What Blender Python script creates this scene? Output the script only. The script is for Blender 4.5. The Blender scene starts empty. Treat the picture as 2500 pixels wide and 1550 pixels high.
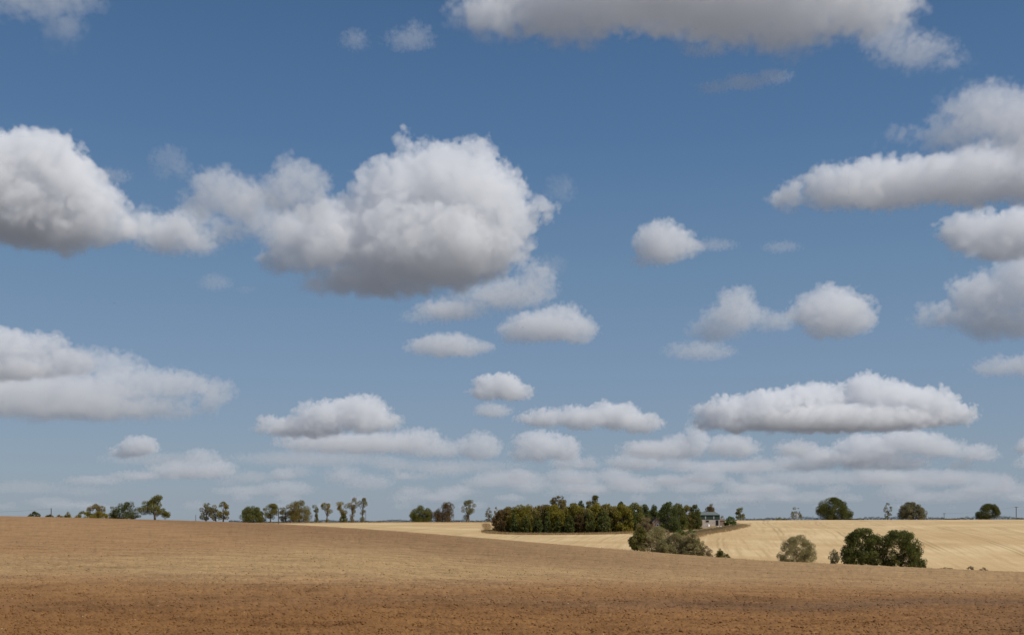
import bpy, math, random, time
import numpy as np
from mathutils import Vector
T0 = time.time()
S = bpy.context.scene
C = S.collection
R = math.radians

# ------------------------------------------------------------------ camera
F, CX, YH, EYE = 2680.0, 1250.0, 1290.0, 1.7      # focal length, centre column and eye-level row of the 2500 px wide photo
cam = bpy.data.objects.new('camera', bpy.data.cameras.new('camera'))
C.objects.link(cam)
S.camera = cam
cam.data.sensor_width = 36
cam.data.lens = 36 * F / 2500
cam.data.shift_y = (YH - 775) / 2500
cam.location = (0, 0, EYE)
cam.rotation_euler = (R(90), 0, 0)
cam.data.clip_start = 0.3
cam.data.clip_end = 250000

# ------------------------------------------------------------------ sky, sun, exposure
S.view_settings.view_transform = 'Standard'
S.view_settings.look = 'None'
S.view_settings.gamma = 1
S.view_settings.exposure = 0.0
SUN_EL, SUN_AZ = R(48), R(120)                      # azimuth clockwise from straight ahead
world = bpy.data.worlds.new('World')
S.world = world
world.use_nodes = True
wn, wl = world.node_tree.nodes, world.node_tree.links
sky = wn.new('ShaderNodeTexSky')
sky.sky_type = 'NISHITA'
sky.sun_disc = False
sky.sun_elevation = SUN_EL
sky.sun_rotation = SUN_AZ
sky.air_density = 1.0
sky.dust_density = 0.6
sky.ozone_density = 2.0
tc = wn.new('ShaderNodeTexCoord')
sp = wn.new('ShaderNodeSeparateXYZ')
wl.new(tc.outputs['Generated'], sp.inputs[0])
rp = wn.new('ShaderNodeValToRGB')                  # colour of the air by height above the horizon
wl.new(sp.outputs['Z'], rp.inputs[0])
STOPS = [(0.0, (0.245, 0.305, 0.385)), (0.06, (0.225, 0.298, 0.400)), (0.14, (0.180, 0.270, 0.405)),
         (0.23, (0.130, 0.228, 0.368)), (0.33, (0.077, 0.168, 0.325)), (0.45, (0.047, 0.117, 0.250)), (1.0, (0.035, 0.08, 0.18))]
el = rp.color_ramp.elements
el[0].position, el[0].color = STOPS[0][0], (*STOPS[0][1], 1)
el[1].position, el[1].color = STOPS[-1][0], (*STOPS[-1][1], 1)
for p, c in STOPS[1:-1]:
    e = el.new(p)
    e.color = (*c, 1)
mx = wn.new('ShaderNodeMix')
mx.data_type = 'RGBA'
mx.inputs['Factor'].default_value = 0.85
wl.new(sky.outputs[0], mx.inputs[6])
gain = wn.new('ShaderNodeVectorMath')
gain.operation = 'SCALE'
gain.inputs['Scale'].default_value = 9.5
wl.new(rp.outputs[0], gain.inputs[0])
wl.new(gain.outputs[0], mx.inputs[7])
bg = wn['Background']
bg.inputs[1].default_value = 0.105
wl.new(mx.outputs[2], bg.inputs[0])
sl = bpy.data.lights.new('sun', 'SUN')
sl.energy = 3.6
sl.angle = R(0.5)
sl.color = (1, 0.95, 0.87)
sun = bpy.data.objects.new('sun', sl)
C.objects.link(sun)
sun.rotation_euler = Vector((math.sin(SUN_AZ) * math.cos(SUN_EL), math.cos(SUN_AZ) * math.cos(SUN_EL), math.sin(SUN_EL))).to_track_quat('Z', 'Y').to_euler()
S.cycles.use_denoising = True
S.cycles.volume_bounces = 16
S.cycles.max_bounces = 18
S.cycles.diffuse_bounces = 3
S.cycles.transmission_bounces = 4
S.cycles.transparent_max_bounces = 16
S.cycles.volume_step_rate = 1.5
S.cycles.volume_max_steps = 256

# ------------------------------------------------------------------ helpers
def tag(o, label=None, cat=None, group=None, kind=None):
    for k, v in (('label', label), ('category', cat), ('group', group), ('kind', kind)):
        if v:
            o[k] = v
    return o

def link(name, me, mat=None, parent=None, loc=None):
    o = bpy.data.objects.new(name, me)
    C.objects.link(o)
    if mat is not None:
        me.materials.append(mat)
    if parent:
        o.parent = parent
    if loc is not None:
        o.location = loc
    return o

def empty(name, loc, rz=0):
    o = bpy.data.objects.new(name, None)
    C.objects.link(o)
    o.location = loc
    o.rotation_euler = (0, 0, rz)
    o.empty_display_size = 0.5
    return o

def np_mesh(name, verts, faces, smooth=False):
    """verts (n,3), faces (m,k) all of the same size"""
    verts = np.asarray(verts, dtype=np.float32)
    faces = np.asarray(faces, dtype=np.int32)
    me = bpy.data.meshes.new(name)
    k = faces.shape[1]
    me.vertices.add(len(verts))
    me.vertices.foreach_set('co', verts.ravel())
    me.loops.add(faces.size)
    me.loops.foreach_set('vertex_index', faces.ravel())
    me.polygons.add(len(faces))
    me.polygons.foreach_set('loop_start', np.arange(0, faces.size, k, dtype=np.int32))
    me.polygons.foreach_set('loop_total', np.full(len(faces), k, dtype=np.int32))
    if smooth:
        me.polygons.foreach_set('use_smooth', np.ones(len(faces), dtype=bool))
    me.update(calc_edges=True)
    return me

class MB:
    """collects boxes, prisms and tubes in quads / ngons"""
    def __init__(s):
        s.v, s.f = [], []
    def box(s, x0, x1, y0, y1, z0, z1):
        n = len(s.v)
        s.v += [(x, y, z) for z in (z0, z1) for y in (y0, y1) for x in (x0, x1)]
        s.f += [(n + a, n + b, n + c, n + d) for a, b, c, d in ((0, 2, 3, 1), (4, 5, 7, 6), (0, 1, 5, 4), (2, 6, 7, 3), (0, 4, 6, 2), (1, 3, 7, 5))]
        return s
    def prism(s, prof, y0, y1):
        """profile of (x, z) pushed from y0 to y1"""
        n, k = len(s.v), len(prof)
        s.v += [(x, y0, z) for x, z in prof] + [(x, y1, z) for x, z in prof]
        s.f += [tuple(range(n, n + k)), tuple(range(n + 2 * k - 1, n + k - 1, -1))]
        s.f += [(n + (i + 1) % k, n + i, n + k + i, n + k + (i + 1) % k) for i in range(k)]
        return s
    def tube(s, pts, rads, seg=6):
        rings = []
        for i, (p, r) in enumerate(zip(pts, rads)):
            p = Vector(p)
            a = Vector(pts[max(i - 1, 0)])
            b = Vector(pts[min(i + 1, len(pts) - 1)])
            d = (b - a).normalized()
            u = d.cross(Vector((0.31, 0.95, 0.05))).normalized()
            w = d.cross(u)
            n = len(s.v)
            for k in range(seg):
                t = 2 * math.pi * k / seg
                q = p + (u * math.cos(t) + w * math.sin(t)) * r
                s.v.append(tuple(q))
            rings.append(n)
        for a, b in zip(rings, rings[1:]):
            for k in range(seg):
                s.f.append((a + k, a + (k + 1) % seg, b + (k + 1) % seg, b + k))
        s.f.append(tuple(rings[0] + k for k in range(seg)))
        s.f.append(tuple(rings[-1] + k for k in reversed(range(seg))))
        return s
    def build(s, name, mat, parent=None, smooth=False, loc=None):
        me = bpy.data.meshes.new(name)
        me.from_pydata(s.v, [], s.f)
        if smooth:
            for p in me.polygons:
                p.use_smooth = True
        return link(name, me, mat, parent, loc)

class NT:
    """small node-building helper"""
    def __init__(s, tree):
        s.t, s.N, s.L = tree, tree.nodes, tree.links
    def n(s, typ, ins=None, **attrs):
        a = s.N.new(typ)
        for k, v in attrs.items():
            setattr(a, k, v)
        for k, v in (ins or {}).items():
            s.set(a, k, v)
        return a
    def set(s, a, k, v):
        if isinstance(v, bpy.types.NodeSocket):
            s.L.new(v, a.inputs[k])
        else:
            a.inputs[k].default_value = v
    def m(s, op, *a, clamp=False):
        b = s.N.new('ShaderNodeMath')
        b.operation = op
        b.use_clamp = clamp
        for i, x in enumerate(a):
            s.set(b, i, x)
        return b.outputs[0]
    def v(s, op, *a, scale=None):
        b = s.N.new('ShaderNodeVectorMath')
        b.operation = op
        for i, x in enumerate(a):
            s.set(b, i, x)
        if scale is not None:
            s.set(b, 'Scale', scale)
        return b.outputs['Value'] if op in ('LENGTH', 'DOT_PRODUCT') else b.outputs[0]
    def noise(s, vec, scale, det=3, rough=0.5, dist=0.0, out=0):
        a = s.n('ShaderNodeTexNoise', {'Vector': vec, 'Scale': scale, 'Detail': det, 'Roughness': rough, 'Distortion': dist})
        return a.outputs[out]
    def ramp(s, fac, stops, interp='LINEAR'):
        a = s.n('ShaderNodeValToRGB', {'Fac': fac})
        a.color_ramp.interpolation = interp
        e = a.color_ramp.elements
        e[0].position, e[0].color = stops[0][0], (*stops[0][1], 1)
        e[1].position, e[1].color = stops[-1][0], (*stops[-1][1], 1)
        for p, c in stops[1:-1]:
            q = e.new(p)
            q.color = (*c, 1)
        return a.outputs[0]
    def mix(s, fac, a, b, mode='MIX'):
        x = s.n('ShaderNodeMix', data_type='RGBA', blend_type=mode)
        s.set(x, 0, fac)
        s.set(x, 6, a if isinstance(a, bpy.types.NodeSocket) else (*a, 1))
        s.set(x, 7, b if isinstance(b, bpy.types.NodeSocket) else (*b, 1))
        return x.outputs[2]
    def mr(s, val, a, b, c=0.0, d=1.0, kind='LINEAR'):
        return s.n('ShaderNodeMapRange', {'Value': val, 'From Min': a, 'From Max': b, 'To Min': c, 'To Max': d}, interpolation_type=kind).outputs[0]

def material(name):
    m = bpy.data.materials.new(name)
    m.use_nodes = True
    t = NT(m.node_tree)
    return m, t, m.node_tree.nodes['Principled BSDF']

def plain(name, col, var=0.12, scale=3.0, rough=0.85, metal=0.0, bump=0.0):
    m, t, p = material(name)
    pos = t.n('ShaderNodeTexCoord').outputs['Object']
    nz = t.noise(pos, scale, 5, 0.6)
    lo = tuple(max(c * (1 - var * 2), 0) for c in col)
    hi = tuple(min(c * (1 + var * 2), 1) for c in col)
    t.set(p, 'Base Color', t.ramp(nz, [(0.25, lo), (0.75, hi)]))
    p.inputs['Roughness'].default_value = rough
    p.inputs['Metallic'].default_value = metal
    p.inputs['Specular IOR Level'].default_value = 0.2
    if bump:
        b = t.n('ShaderNodeBump', {'Height': nz, 'Strength': 0.5, 'Distance': bump})
        t.set(p, 'Normal', b.outputs[0])
    return m

rng = np.random.default_rng(7)

# ------------------------------------------------------------------ terrain
def tab(u, pts):
    xs, ys = zip(*pts)
    return np.interp(u, xs, ys)
def smooth_tab(pts, width=90):
    us = np.arange(-6000, 9000, 20.0)
    k = np.exp(-0.5 * ((np.arange(-300, 301, 20)) / width) ** 2)
    k /= k.sum()
    y = tab(us, pts)
    yy = np.convolve(np.pad(y, 15, mode='edge'), k, mode='same')[15:-15]
    return lambda u: np.interp(u, us, yy)
VC = smooth_tab([(-900, -34), (0, -31.5), (250, -25.5), (500, -18.5), (660, -13.5), (950, 4), (1200, 24), (1400, 41), (1500, 50), (1850, 78), (2500, 108), (3300, 125)], 60)
YC = smooth_tab([(0, 430), (500, 440), (660, 430), (950, 385), (1400, 305), (1500, 292), (1850, 280), (2500, 280)])
VR = smooth_tab([(0, -28), (500, -15.5), (660, -13.5), (950, -16), (1480, -16.5), (1800, -20.5), (2500, -22.5), (3300, -22)], 60)
YR = 640.0
def ground_z(u, Y):
    """height of the land at photo column u and distance Y (both arrays or numbers)"""
    u = np.asarray(u, dtype=float)
    Y = np.asarray(Y, dtype=float)
    vc, yc, vr = VC(u), YC(u), VR(u)
    z_pl = EYE - (vc * Y + (260 - vc) * 17 * (1 - Y / yc)) / F
    # a slow swell across the ploughed slope
    w = np.clip((Y - 30) / 60, 0, 1) * np.clip((yc - Y) / 120, 0, 1)
    z_pl = z_pl - 0.55 * w * np.sin(Y / 38.0 + (u - CX) / F * 1.6)
    ys = yc + 14
    z0 = EYE - (vc + 5) * ys / F
    z1 = EYE - vr * YR / F
    t = np.clip((Y - ys) / (YR - ys), 0, 1)
    z_st = z0 + (z1 - z0) * (1 - (1 - t) ** 1.55)
    zc = EYE - vc * yc / F
    s = np.clip((Y - yc) / 14, 0, 1)
    s = s * s * (3 - 2 * s)
    z_gap = zc + (z0 - zc) * s
    z = np.where(Y <= yc, z_pl, np.where(Y <= ys, z_gap, z_st))
    far = np.clip((Y - YR - 8) / 200, 0, 1)
    return z - far * far * 25
def xy(u, Y):
    return (u - CX) / F * Y
def gz(u, Y):
    return float(ground_z(u, Y))
def hit(px, py, lo=None):
    """the point of the far slope seen at photo pixel (px, py)"""
    ys = np.arange((float(YC(px)) + 15) if lo is None else lo, YR, 0.5)
    v = (EYE - ground_z(px, ys)) * F / ys
    k = np.argmax(v <= py - YH) if (v <= py - YH).any() else len(ys) - 1
    Y = ys[k]
    return xy(px, Y), Y, gz(px, Y)

def grid_sheet(name, us, Yf, mat, dz=None, lift=0.0):
    """us: columns; Yf(t-row array, u) -> distances"""
    U, Y = Yf(us)
    Z = ground_z(U, Y) + lift
    X = (U - CX) / F * Y
    if dz is not None:
        Z = Z + dz(U, Y, X)
    nr, nc = U.shape
    idx = np.arange(nr * nc).reshape(nr, nc)
    f = np.stack([idx[:-1, :-1], idx[:-1, 1:], idx[1:, 1:], idx[1:, :-1]], -1).reshape(-1, 4)
    me = np_mesh(name, np.stack([X, Y, Z], -1).reshape(-1, 3), f, True)
    o = link(name, me, mat)
    tag(o, kind='structure')
    return o

# --- soil of the ploughed field
soil, t, p = material('ploughed_soil')
pos = t.n('ShaderNodeTexCoord').outputs['Object']
sep = t.n('ShaderNodeSeparateXYZ', {0: pos})
Xs, Ys = sep.outputs[0], sep.outputs[1]
big = t.noise(t.v('MULTIPLY', pos, (0.05, 0.08, 0.0)), 1.0, 4, 0.6)
zz = t.n('ShaderNodeAttribute', attribute_name='crust_and_shade').outputs['Fac']
rr = t.n('ShaderNodeAttribute', attribute_name='upper_cloud_shade').outputs['Fac']
gg = t.n('ShaderNodeAttribute', attribute_name='lower_cloud_shade').outputs['Fac']
zone = t.ramp(t.m('ADD', zz, t.m('MULTIPLY', t.m('SUBTRACT', big, 0.5), 0.35)), [(0.0, (0.275, 0.134, 0.048)), (0.35, (0.300, 0.158, 0.063)), (0.7, (0.375, 0.222, 0.102)), (1.0, (0.425, 0.274, 0.128))])  # pale dry soil tone, with cloud shade painted into the darker foreground
zone = t.mix(t.m('MULTIPLY', rr, 0.9), zone, (0.262, 0.150, 0.070))  # band of cloud shade below the brow, painted into the soil colour
zone = t.mix(t.m('MULTIPLY', gg, 0.75), zone, (0.185, 0.105, 0.055))  # foreground cloud shade, painted as darker soil
fine = t.noise(pos, 20.0, 6, 0.72)
mid = t.noise(pos, 1.3, 5, 0.65)
coarse = t.noise(t.v('MULTIPLY', pos, (0.25, 0.25, 0.0)), 1.0, 5, 0.6)
g = t.m('ADD', t.m('MULTIPLY', t.mr(fine, 0.3, 0.7), 0.45), t.m('ADD', t.m('MULTIPLY', t.mr(mid, 0.3, 0.7), 0.3), t.m('MULTIPLY', t.mr(coarse, 0.3, 0.7), 0.25)))
col = t.mix(1.0, zone, t.ramp(g, [(0.2, (0.45, 0.41, 0.38)), (0.45, (0.95, 0.95, 0.95)), (0.8, (1.4, 1.43, 1.46))]), 'MULTIPLY')
straw = t.noise(t.v('MULTIPLY', pos, (1, 1, 0)), 26.0, 2, 0.5)
col = t.mix(t.mr(straw, 0.72, 0.78, 0, 0.6), col, (0.62, 0.46, 0.26))
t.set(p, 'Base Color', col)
p.inputs['Roughness'].default_value = 0.95
p.inputs['Specular IOR Level'].default_value = 0.1
bm_ = t.n('ShaderNodeBump', {'Height': t.m('ADD', fine, t.m('MULTIPLY', mid, 2.0)), 'Strength': 0.7, 'Distance': 0.035})
t.set(p, 'Normal', bm_.outputs[0])

def pl_rows(us):
    k = 330
    # rows spaced evenly in the picture, from just before the lens to past the brow
    inv = np.linspace(1 / 9.0, 1.0, k)
    U = np.repeat(us[None, :], k, 0)
    yc = YC(us)[None, :]
    a = np.linspace(0, 1, k)[:, None] ** 1.0
    Y = 1.0 / ((1 - a) / 11.0 + a / yc)
    # a few rows close to the camera and a few over the brow
    near = np.array([1.5, 3.0, 5.0, 7.0, 9.0])[:, None] * np.ones_like(us)[None, :]
    over = np.concatenate([yc + d for d in (2.5, 5, 8, 11, 14.0)], 0)
    Y = np.concatenate([near, Y, over], 0)
    U = np.repeat(us[None, :], Y.shape[0], 0)
    return U, Y
def pl_bumps(U, Y, X):
    n = rng.standard_normal(U.shape)
    n = (n + np.roll(n, 1, 1)) * 0.7
    m_ = rng.standard_normal((U.shape[0] // 4 + 2, U.shape[1] // 5 + 2))
    m_ = np.kron(m_, np.ones((4, 5)))[:U.shape[0], :U.shape[1]]
    for _ in range(2):
        m_ = (m_ + np.roll(m_, 1, 0) + np.roll(m_, 1, 1) + np.roll(m_, -1, 0) + np.roll(m_, -1, 1)) / 5
    amp = 0.006 + 0.00013 * np.clip(Y, 0, 110)
    amp = np.where(Y < 10, 0.01, amp)
    amp = amp * np.where(Y > YC(U) + 1, 0.3, 1)
    return amp * (0.8 * n + 0.8 * m_)
us = np.concatenate([np.linspace(-6000, -400, 40)[:-1], np.arange(-400, 2900.1, 3.0), np.linspace(2900, 8500, 40)[1:]])
plough = grid_sheet('ploughed_field', us, pl_rows, soil, pl_bumps)
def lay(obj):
    """soil tone with bands of cloud shade painted in, vertex by vertex"""
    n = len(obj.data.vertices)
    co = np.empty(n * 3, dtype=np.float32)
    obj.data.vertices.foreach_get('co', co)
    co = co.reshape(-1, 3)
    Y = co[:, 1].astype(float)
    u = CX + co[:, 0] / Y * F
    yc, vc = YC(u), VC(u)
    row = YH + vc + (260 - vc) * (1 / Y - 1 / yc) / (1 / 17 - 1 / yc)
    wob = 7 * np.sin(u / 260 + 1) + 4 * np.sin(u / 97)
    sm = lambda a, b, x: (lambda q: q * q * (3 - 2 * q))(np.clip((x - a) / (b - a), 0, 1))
    crust_and_shade = 1 - .55 * sm(1385, 1450, row + wob) - .45 * sm(1420, 1500, row)
    crust_and_shade *= 0.62 + 0.38 * sm(1268, 1345, row + wob * .5 + np.clip((u - 900) / 12, -60, 60))
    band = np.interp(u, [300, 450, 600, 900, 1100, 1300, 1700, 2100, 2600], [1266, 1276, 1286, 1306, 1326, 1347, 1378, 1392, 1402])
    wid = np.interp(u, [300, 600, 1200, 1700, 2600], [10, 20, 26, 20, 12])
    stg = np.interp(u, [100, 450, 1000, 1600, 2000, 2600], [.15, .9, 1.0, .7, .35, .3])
    upper_cloud_shade = stg * np.exp(-((row - band) / wid) ** 2)
    lower_cloud_shade = np.exp(-((row - 1478 - wob) / 17) ** 2) * np.interp(u, [0, 800, 1600, 2200, 2600], [.35, .3, .8, 1, 1])
    lower_cloud_shade = np.maximum(lower_cloud_shade, .8 * np.interp(u, [2050, 2700], [0, 1]) * sm(1430, 1500, row))
    for nm, val in (('crust_and_shade', crust_and_shade), ('upper_cloud_shade', upper_cloud_shade), ('lower_cloud_shade', lower_cloud_shade)):
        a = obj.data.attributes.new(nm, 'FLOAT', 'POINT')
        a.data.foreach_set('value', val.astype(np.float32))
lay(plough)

# --- stubble of the far field
stub, t, p = material('stubble')
pos = t.n('ShaderNodeTexCoord').outputs['Object']
sep = t.n('ShaderNodeSeparateXYZ', {0: pos})
Xs, Ys = sep.outputs[0], sep.outputs[1]
warp = t.noise(t.v('MULTIPLY', pos, (0.012, 0.006, 0)), 1.0, 3, 0.5)
row_x = t.m('ADD', t.m('SUBTRACT', Xs, t.m('MULTIPLY', Ys, 0.19)), t.m('MULTIPLY', warp, 16.0))
rows = t.noise(t.n('ShaderNodeCombineXYZ', {0: t.m('MULTIPLY', row_x, 0.55), 1: t.m('MULTIPLY', Ys, 0.02)}).outputs[0], 1.0, 4, 0.6)
patch = t.noise(t.v('MULTIPLY', pos, (0.02, 0.035, 0)), 1.0, 4, 0.55)
fine = t.noise(pos, 2.0, 5, 0.7)
col = t.ramp(patch, [(0.34, (0.56, 0.375, 0.180)), (0.5, (0.63, 0.445, 0.228)), (0.66, (0.72, 0.53, 0.290))])
col = t.mix(t.mr(rows, 0.5, 0.68, 0.0, 0.75), col, (0.50, 0.34, 0.165))
col = t.mix(t.mr(rows, 0.42, 0.28, 0.0, 0.45), col, (0.80, 0.62, 0.37))
# tramlines: pairs of wheel tracks every 24 m
ph = t.m('FRACT', t.m('DIVIDE', row_x, 24.0))
def near_(c):
    return t.mr(t.m('ABSOLUTE', t.m('SUBTRACT', ph, c)), 0.010, 0.026, 1.0, 0.0)
tl = t.m('MAXIMUM', near_(0.30), near_(0.385))
gate = t.mr(t.noise(t.v('MULTIPLY', pos, (0.02, 0.012, 0)), 1.0, 2, 0.5), 0.42, 0.6)
col = t.mix(t.m('MULTIPLY', t.m('MULTIPLY', tl, gate), 0.55), col, (0.33, 0.23, 0.11))
col = t.mix(0.55, col, t.mix(1.0, col, t.ramp(fine, [(0.25, (0.62, 0.60, 0.56)), (0.75, (1.3, 1.3, 1.3))]), 'MULTIPLY'))
t.set(p, 'Base Color', col)
p.inputs['Roughness'].default_value = 0.9
p.inputs['Specular IOR Level'].default_value = 0.15
t.set(p, 'Normal', t.n('ShaderNodeBump', {'Height': t.m('ADD', fine, rows), 'Strength': 0.5, 'Distance': 0.12}).outputs[0])
def st_rows(us):
    a = np.linspace(0, 1, 230)[:, None]
    y0 = (YC(us) + 14)[None, :]
    Y = y0 + (YR + 10 - y0) * a
    return np.repeat(us[None, :], 230, 0), Y
us = np.concatenate([np.linspace(-3000, -200, 30)[:-1], np.arange(-200, 2700, 10.0), np.linspace(2700, 5500, 30)])
grid_sheet('stubble_field', us, st_rows, stub)

# --- land beyond, down to the horizon
land = plain('pasture', (0.155, 0.150, 0.150), 0.15, 0.002)
vs, fs = [], []
ring = [(650, -11), (2500, -60), (12000, -90), (60000, -150), (160000, -400)]
ma = MB()
N = 64
for rr, zz in ring:
    for k in range(N):
        a = 2 * math.pi * k / N
        ma.v.append((rr * math.cos(a), rr * math.sin(a), zz))
ctr = len(ma.v)
ma.v.append((0, 0, -32))
for i in range(len(ring) - 1):
    for k in range(N):
        ma.f.append((i * N + k, i * N + (k + 1) % N, (i + 1) * N + (k + 1) % N, (i + 1) * N + k))
for k in range(N):
    ma.f.append((ctr, (k + 1) % N, k))
for k in range(N):
    x, y, z = ma.v[k]
    ma.v[k] = (x, y, -32)
tag(ma.build('ground', land, smooth=True), kind='structure')

# ------------------------------------------------------------------ scattered clods (nobody could count them)
def ico():
    ph = (1 + 5 ** .5) / 2
    v = np.array([(-1, ph, 0), (1, ph, 0), (-1, -ph, 0), (1, -ph, 0), (0, -1, ph), (0, 1, ph), (0, -1, -ph), (0, 1, -ph), (ph, 0, -1), (ph, 0, 1), (-ph, 0, -1), (-ph, 0, 1)], float)
    f = np.array([(0, 11, 5), (0, 5, 1), (0, 1, 7), (0, 7, 10), (0, 10, 11), (1, 5, 9), (5, 11, 4), (11, 10, 2), (10, 7, 6), (7, 1, 8), (3, 9, 4), (3, 4, 2), (3, 2, 6), (3, 6, 8), (3, 8, 9), (4, 9, 5), (2, 4, 11), (6, 2, 10), (8, 6, 7), (9, 8, 1)])
    return v / np.linalg.norm(v[0]), f
IV, IF = ico()
def clods(name, n, vmin, vmax, smin, smax, mat, flat=0.6, power=2.2):
    U = rng.uniform(-250, 2750, n)
    a = rng.uniform(0, 1, n)
    v = vmin + (vmax - vmin) * a ** 0.8
    # distance for a row v below eye level on this slope
    vc, yc = VC(U), YC(U)
    g_ = np.clip((v - vc) / (260 - vc), 0.004, 2)
    Y = 1 / (g_ * (1 / 17 - 1 / yc) + 1 / yc)
    ok = Y < yc - 4
    U, Y = U[ok], Y[ok]
    n = len(U)
    s = smin + (smax - smin) * rng.uniform(0, 1, n) ** power
    s = s * (1 + Y / 55)
    Z = ground_z(U, Y) + s * 0.15
    X = (U - CX) / F * Y
    jit = 1 + rng.uniform(-0.4, 0.4, (n, 12, 1))
    sc = np.stack([s * rng.uniform(0.8, 1.5, n), s * rng.uniform(0.7, 1.2, n), s * flat * rng.uniform(0.7, 1.2, n)], -1)
    V = IV[None] * jit * sc[:, None, :]
    th = rng.uniform(0, 2 * np.pi, n)
    c, s_ = np.cos(th)[:, None], np.sin(th)[:, None]
    V = np.stack([V[..., 0] * c - V[..., 1] * s_, V[..., 0] * s_ + V[..., 1] * c, V[..., 2]], -1)
    V += np.stack([X, Y, Z], -1)[:, None, :]
    f = (IF[None] + (np.arange(n) * 12)[:, None, None]).reshape(-1, 3)
    o = link(name, np_mesh(name, V.reshape(-1, 3), f), mat)
    tag(o, kind='stuff')
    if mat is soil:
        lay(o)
    return o
clods('soil_clods', 42000, -10, 285, 0.005, 0.021, soil)
stone = plain('pale_flint', (0.62, 0.52, 0.40), 0.15, 8)
clods('pale_stones', 420, -25, 285, 0.004, 0.010, stone)
# ------------------------------------------------------------------ leaves, bark
def leaf_mat(name, c1, c2, c3=None, trans=0.42):
    m, t, p = material(name)
    pos = t.n('ShaderNodeTexCoord').outputs['Object']
    rnd = t.n('ShaderNodeObjectInfo').outputs['Random']
    a = t.noise(pos, 0.55, 3, 0.6)
    b = t.noise(pos, 4.0, 2, 0.6)
    f = t.m('ADD', t.m('MULTIPLY', a, 0.6), t.m('MULTIPLY', b, 0.4))
    f = t.m('ADD', f, t.m('MULTIPLY', t.m('SUBTRACT', rnd, 0.5), 0.10))
    c3 = c3 or c2
    col = t.ramp(f, [(0.36, c1), (0.52, c2), (0.66, c3)])
    t.set(p, 'Base Color', col)
    p.inputs['Roughness'].default_value = 0.65
    p.inputs['Specular IOR Level'].default_value = 0.15
    tr = t.n('ShaderNodeBsdfTranslucent', {'Color': col})
    ms = t.n('ShaderNodeMixShader', {0: trans, 1: p.outputs[0], 2: tr.outputs[0]})
    t.L.new(ms.outputs[0], t.N['Material Output'].inputs[0])
    return m
LM = {
    'dark': leaf_mat('leaf_dark_green', (0.085, 0.096, 0.029), (0.153, 0.161, 0.043), (0.255, 0.237, 0.064)),
    'conifer': leaf_mat('leaf_conifer', (0.085, 0.105, 0.037), (0.147, 0.164, 0.049), (0.240, 0.240, 0.069)),
    'green': leaf_mat('leaf_green', (0.127, 0.122, 0.032), (0.214, 0.202, 0.048), (0.324, 0.279, 0.075)),
    'yellowgreen': leaf_mat('leaf_yellow_green', (0.184, 0.164, 0.028), (0.297, 0.249, 0.040), (0.409, 0.327, 0.062)),
    'olive': leaf_mat('leaf_olive', (0.182, 0.153, 0.047), (0.289, 0.236, 0.067), (0.409, 0.321, 0.096)),
    'brown': leaf_mat('leaf_brown', (0.161, 0.121, 0.044), (0.255, 0.193, 0.066), (0.358, 0.267, 0.091)),
    'rust': leaf_mat('leaf_rust', (0.105, 0.072, 0.029), (0.164, 0.110, 0.041), (0.223, 0.155, 0.058)),
    'grey': leaf_mat('leaf_grey_green', (0.184, 0.172, 0.094), (0.265, 0.247, 0.132), (0.368, 0.333, 0.187)),
    'willow': leaf_mat('leaf_willow', (0.272, 0.239, 0.111), (0.386, 0.337, 0.156), (0.529, 0.450, 0.221)),
    'hedge': leaf_mat('leaf_hedge', (0.036, 0.038, 0.015), (0.068, 0.068, 0.025), (0.120, 0.108, 0.042)),
    'bright': leaf_mat('leaf_bright_green', (0.08, 0.12, 0.025), (0.13, 0.19, 0.040), (0.20, 0.26, 0.06)),
    'straw': leaf_mat('dry_grass_blades', (0.30, 0.21, 0.105), (0.46, 0.33, 0.17), (0.60, 0.44, 0.24)),
    'scrub': leaf_mat('dry_scrub', (0.198, 0.138, 0.074), (0.297, 0.220, 0.116), (0.418, 0.319, 0.179)),
}
BARK = plain('bark', (0.13, 0.105, 0.075), 0.2, 4, bump=0.03)
PALEBARK = plain('pale_bark', (0.36, 0.32, 0.25), 0.15, 4)
IVY = LM['dark']

def leaves(centres, radii, per, size, seed, squash=0.85):
    """leaf quads gathered in clumps"""
    r = np.random.default_rng(seed)
    n = len(centres)
    per = np.maximum((np.asarray(per) * np.ones(n)).astype(int), 3)
    idx = np.repeat(np.arange(n), per)
    m = len(idx)
    d = r.standard_normal((m, 3))
    d /= np.linalg.norm(d, axis=1)[:, None]
    rad = np.cbrt(r.uniform(0.08, 1, m)) * 1.05
    P = centres[idx] + d * (rad[:, None] * radii[idx][:, None]) * np.array([1, 1, squash])
    a = r.standard_normal((m, 3))
    a += d * 0.3
    a /= np.linalg.norm(a, axis=1)[:, None]
    b = np.cross(a, r.standard_normal((m, 3)))
    b /= np.linalg.norm(b, axis=1)[:, None]
    s = (size * r.uniform(0.55, 1.35, m))[:, None]
    V = np.stack([P - a * s * .5, P + b * s * .38, P + a * s * .5, P - b * s * .38], 1).reshape(-1, 3)
    return V, np.arange(m * 4).reshape(m, 4)

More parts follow.
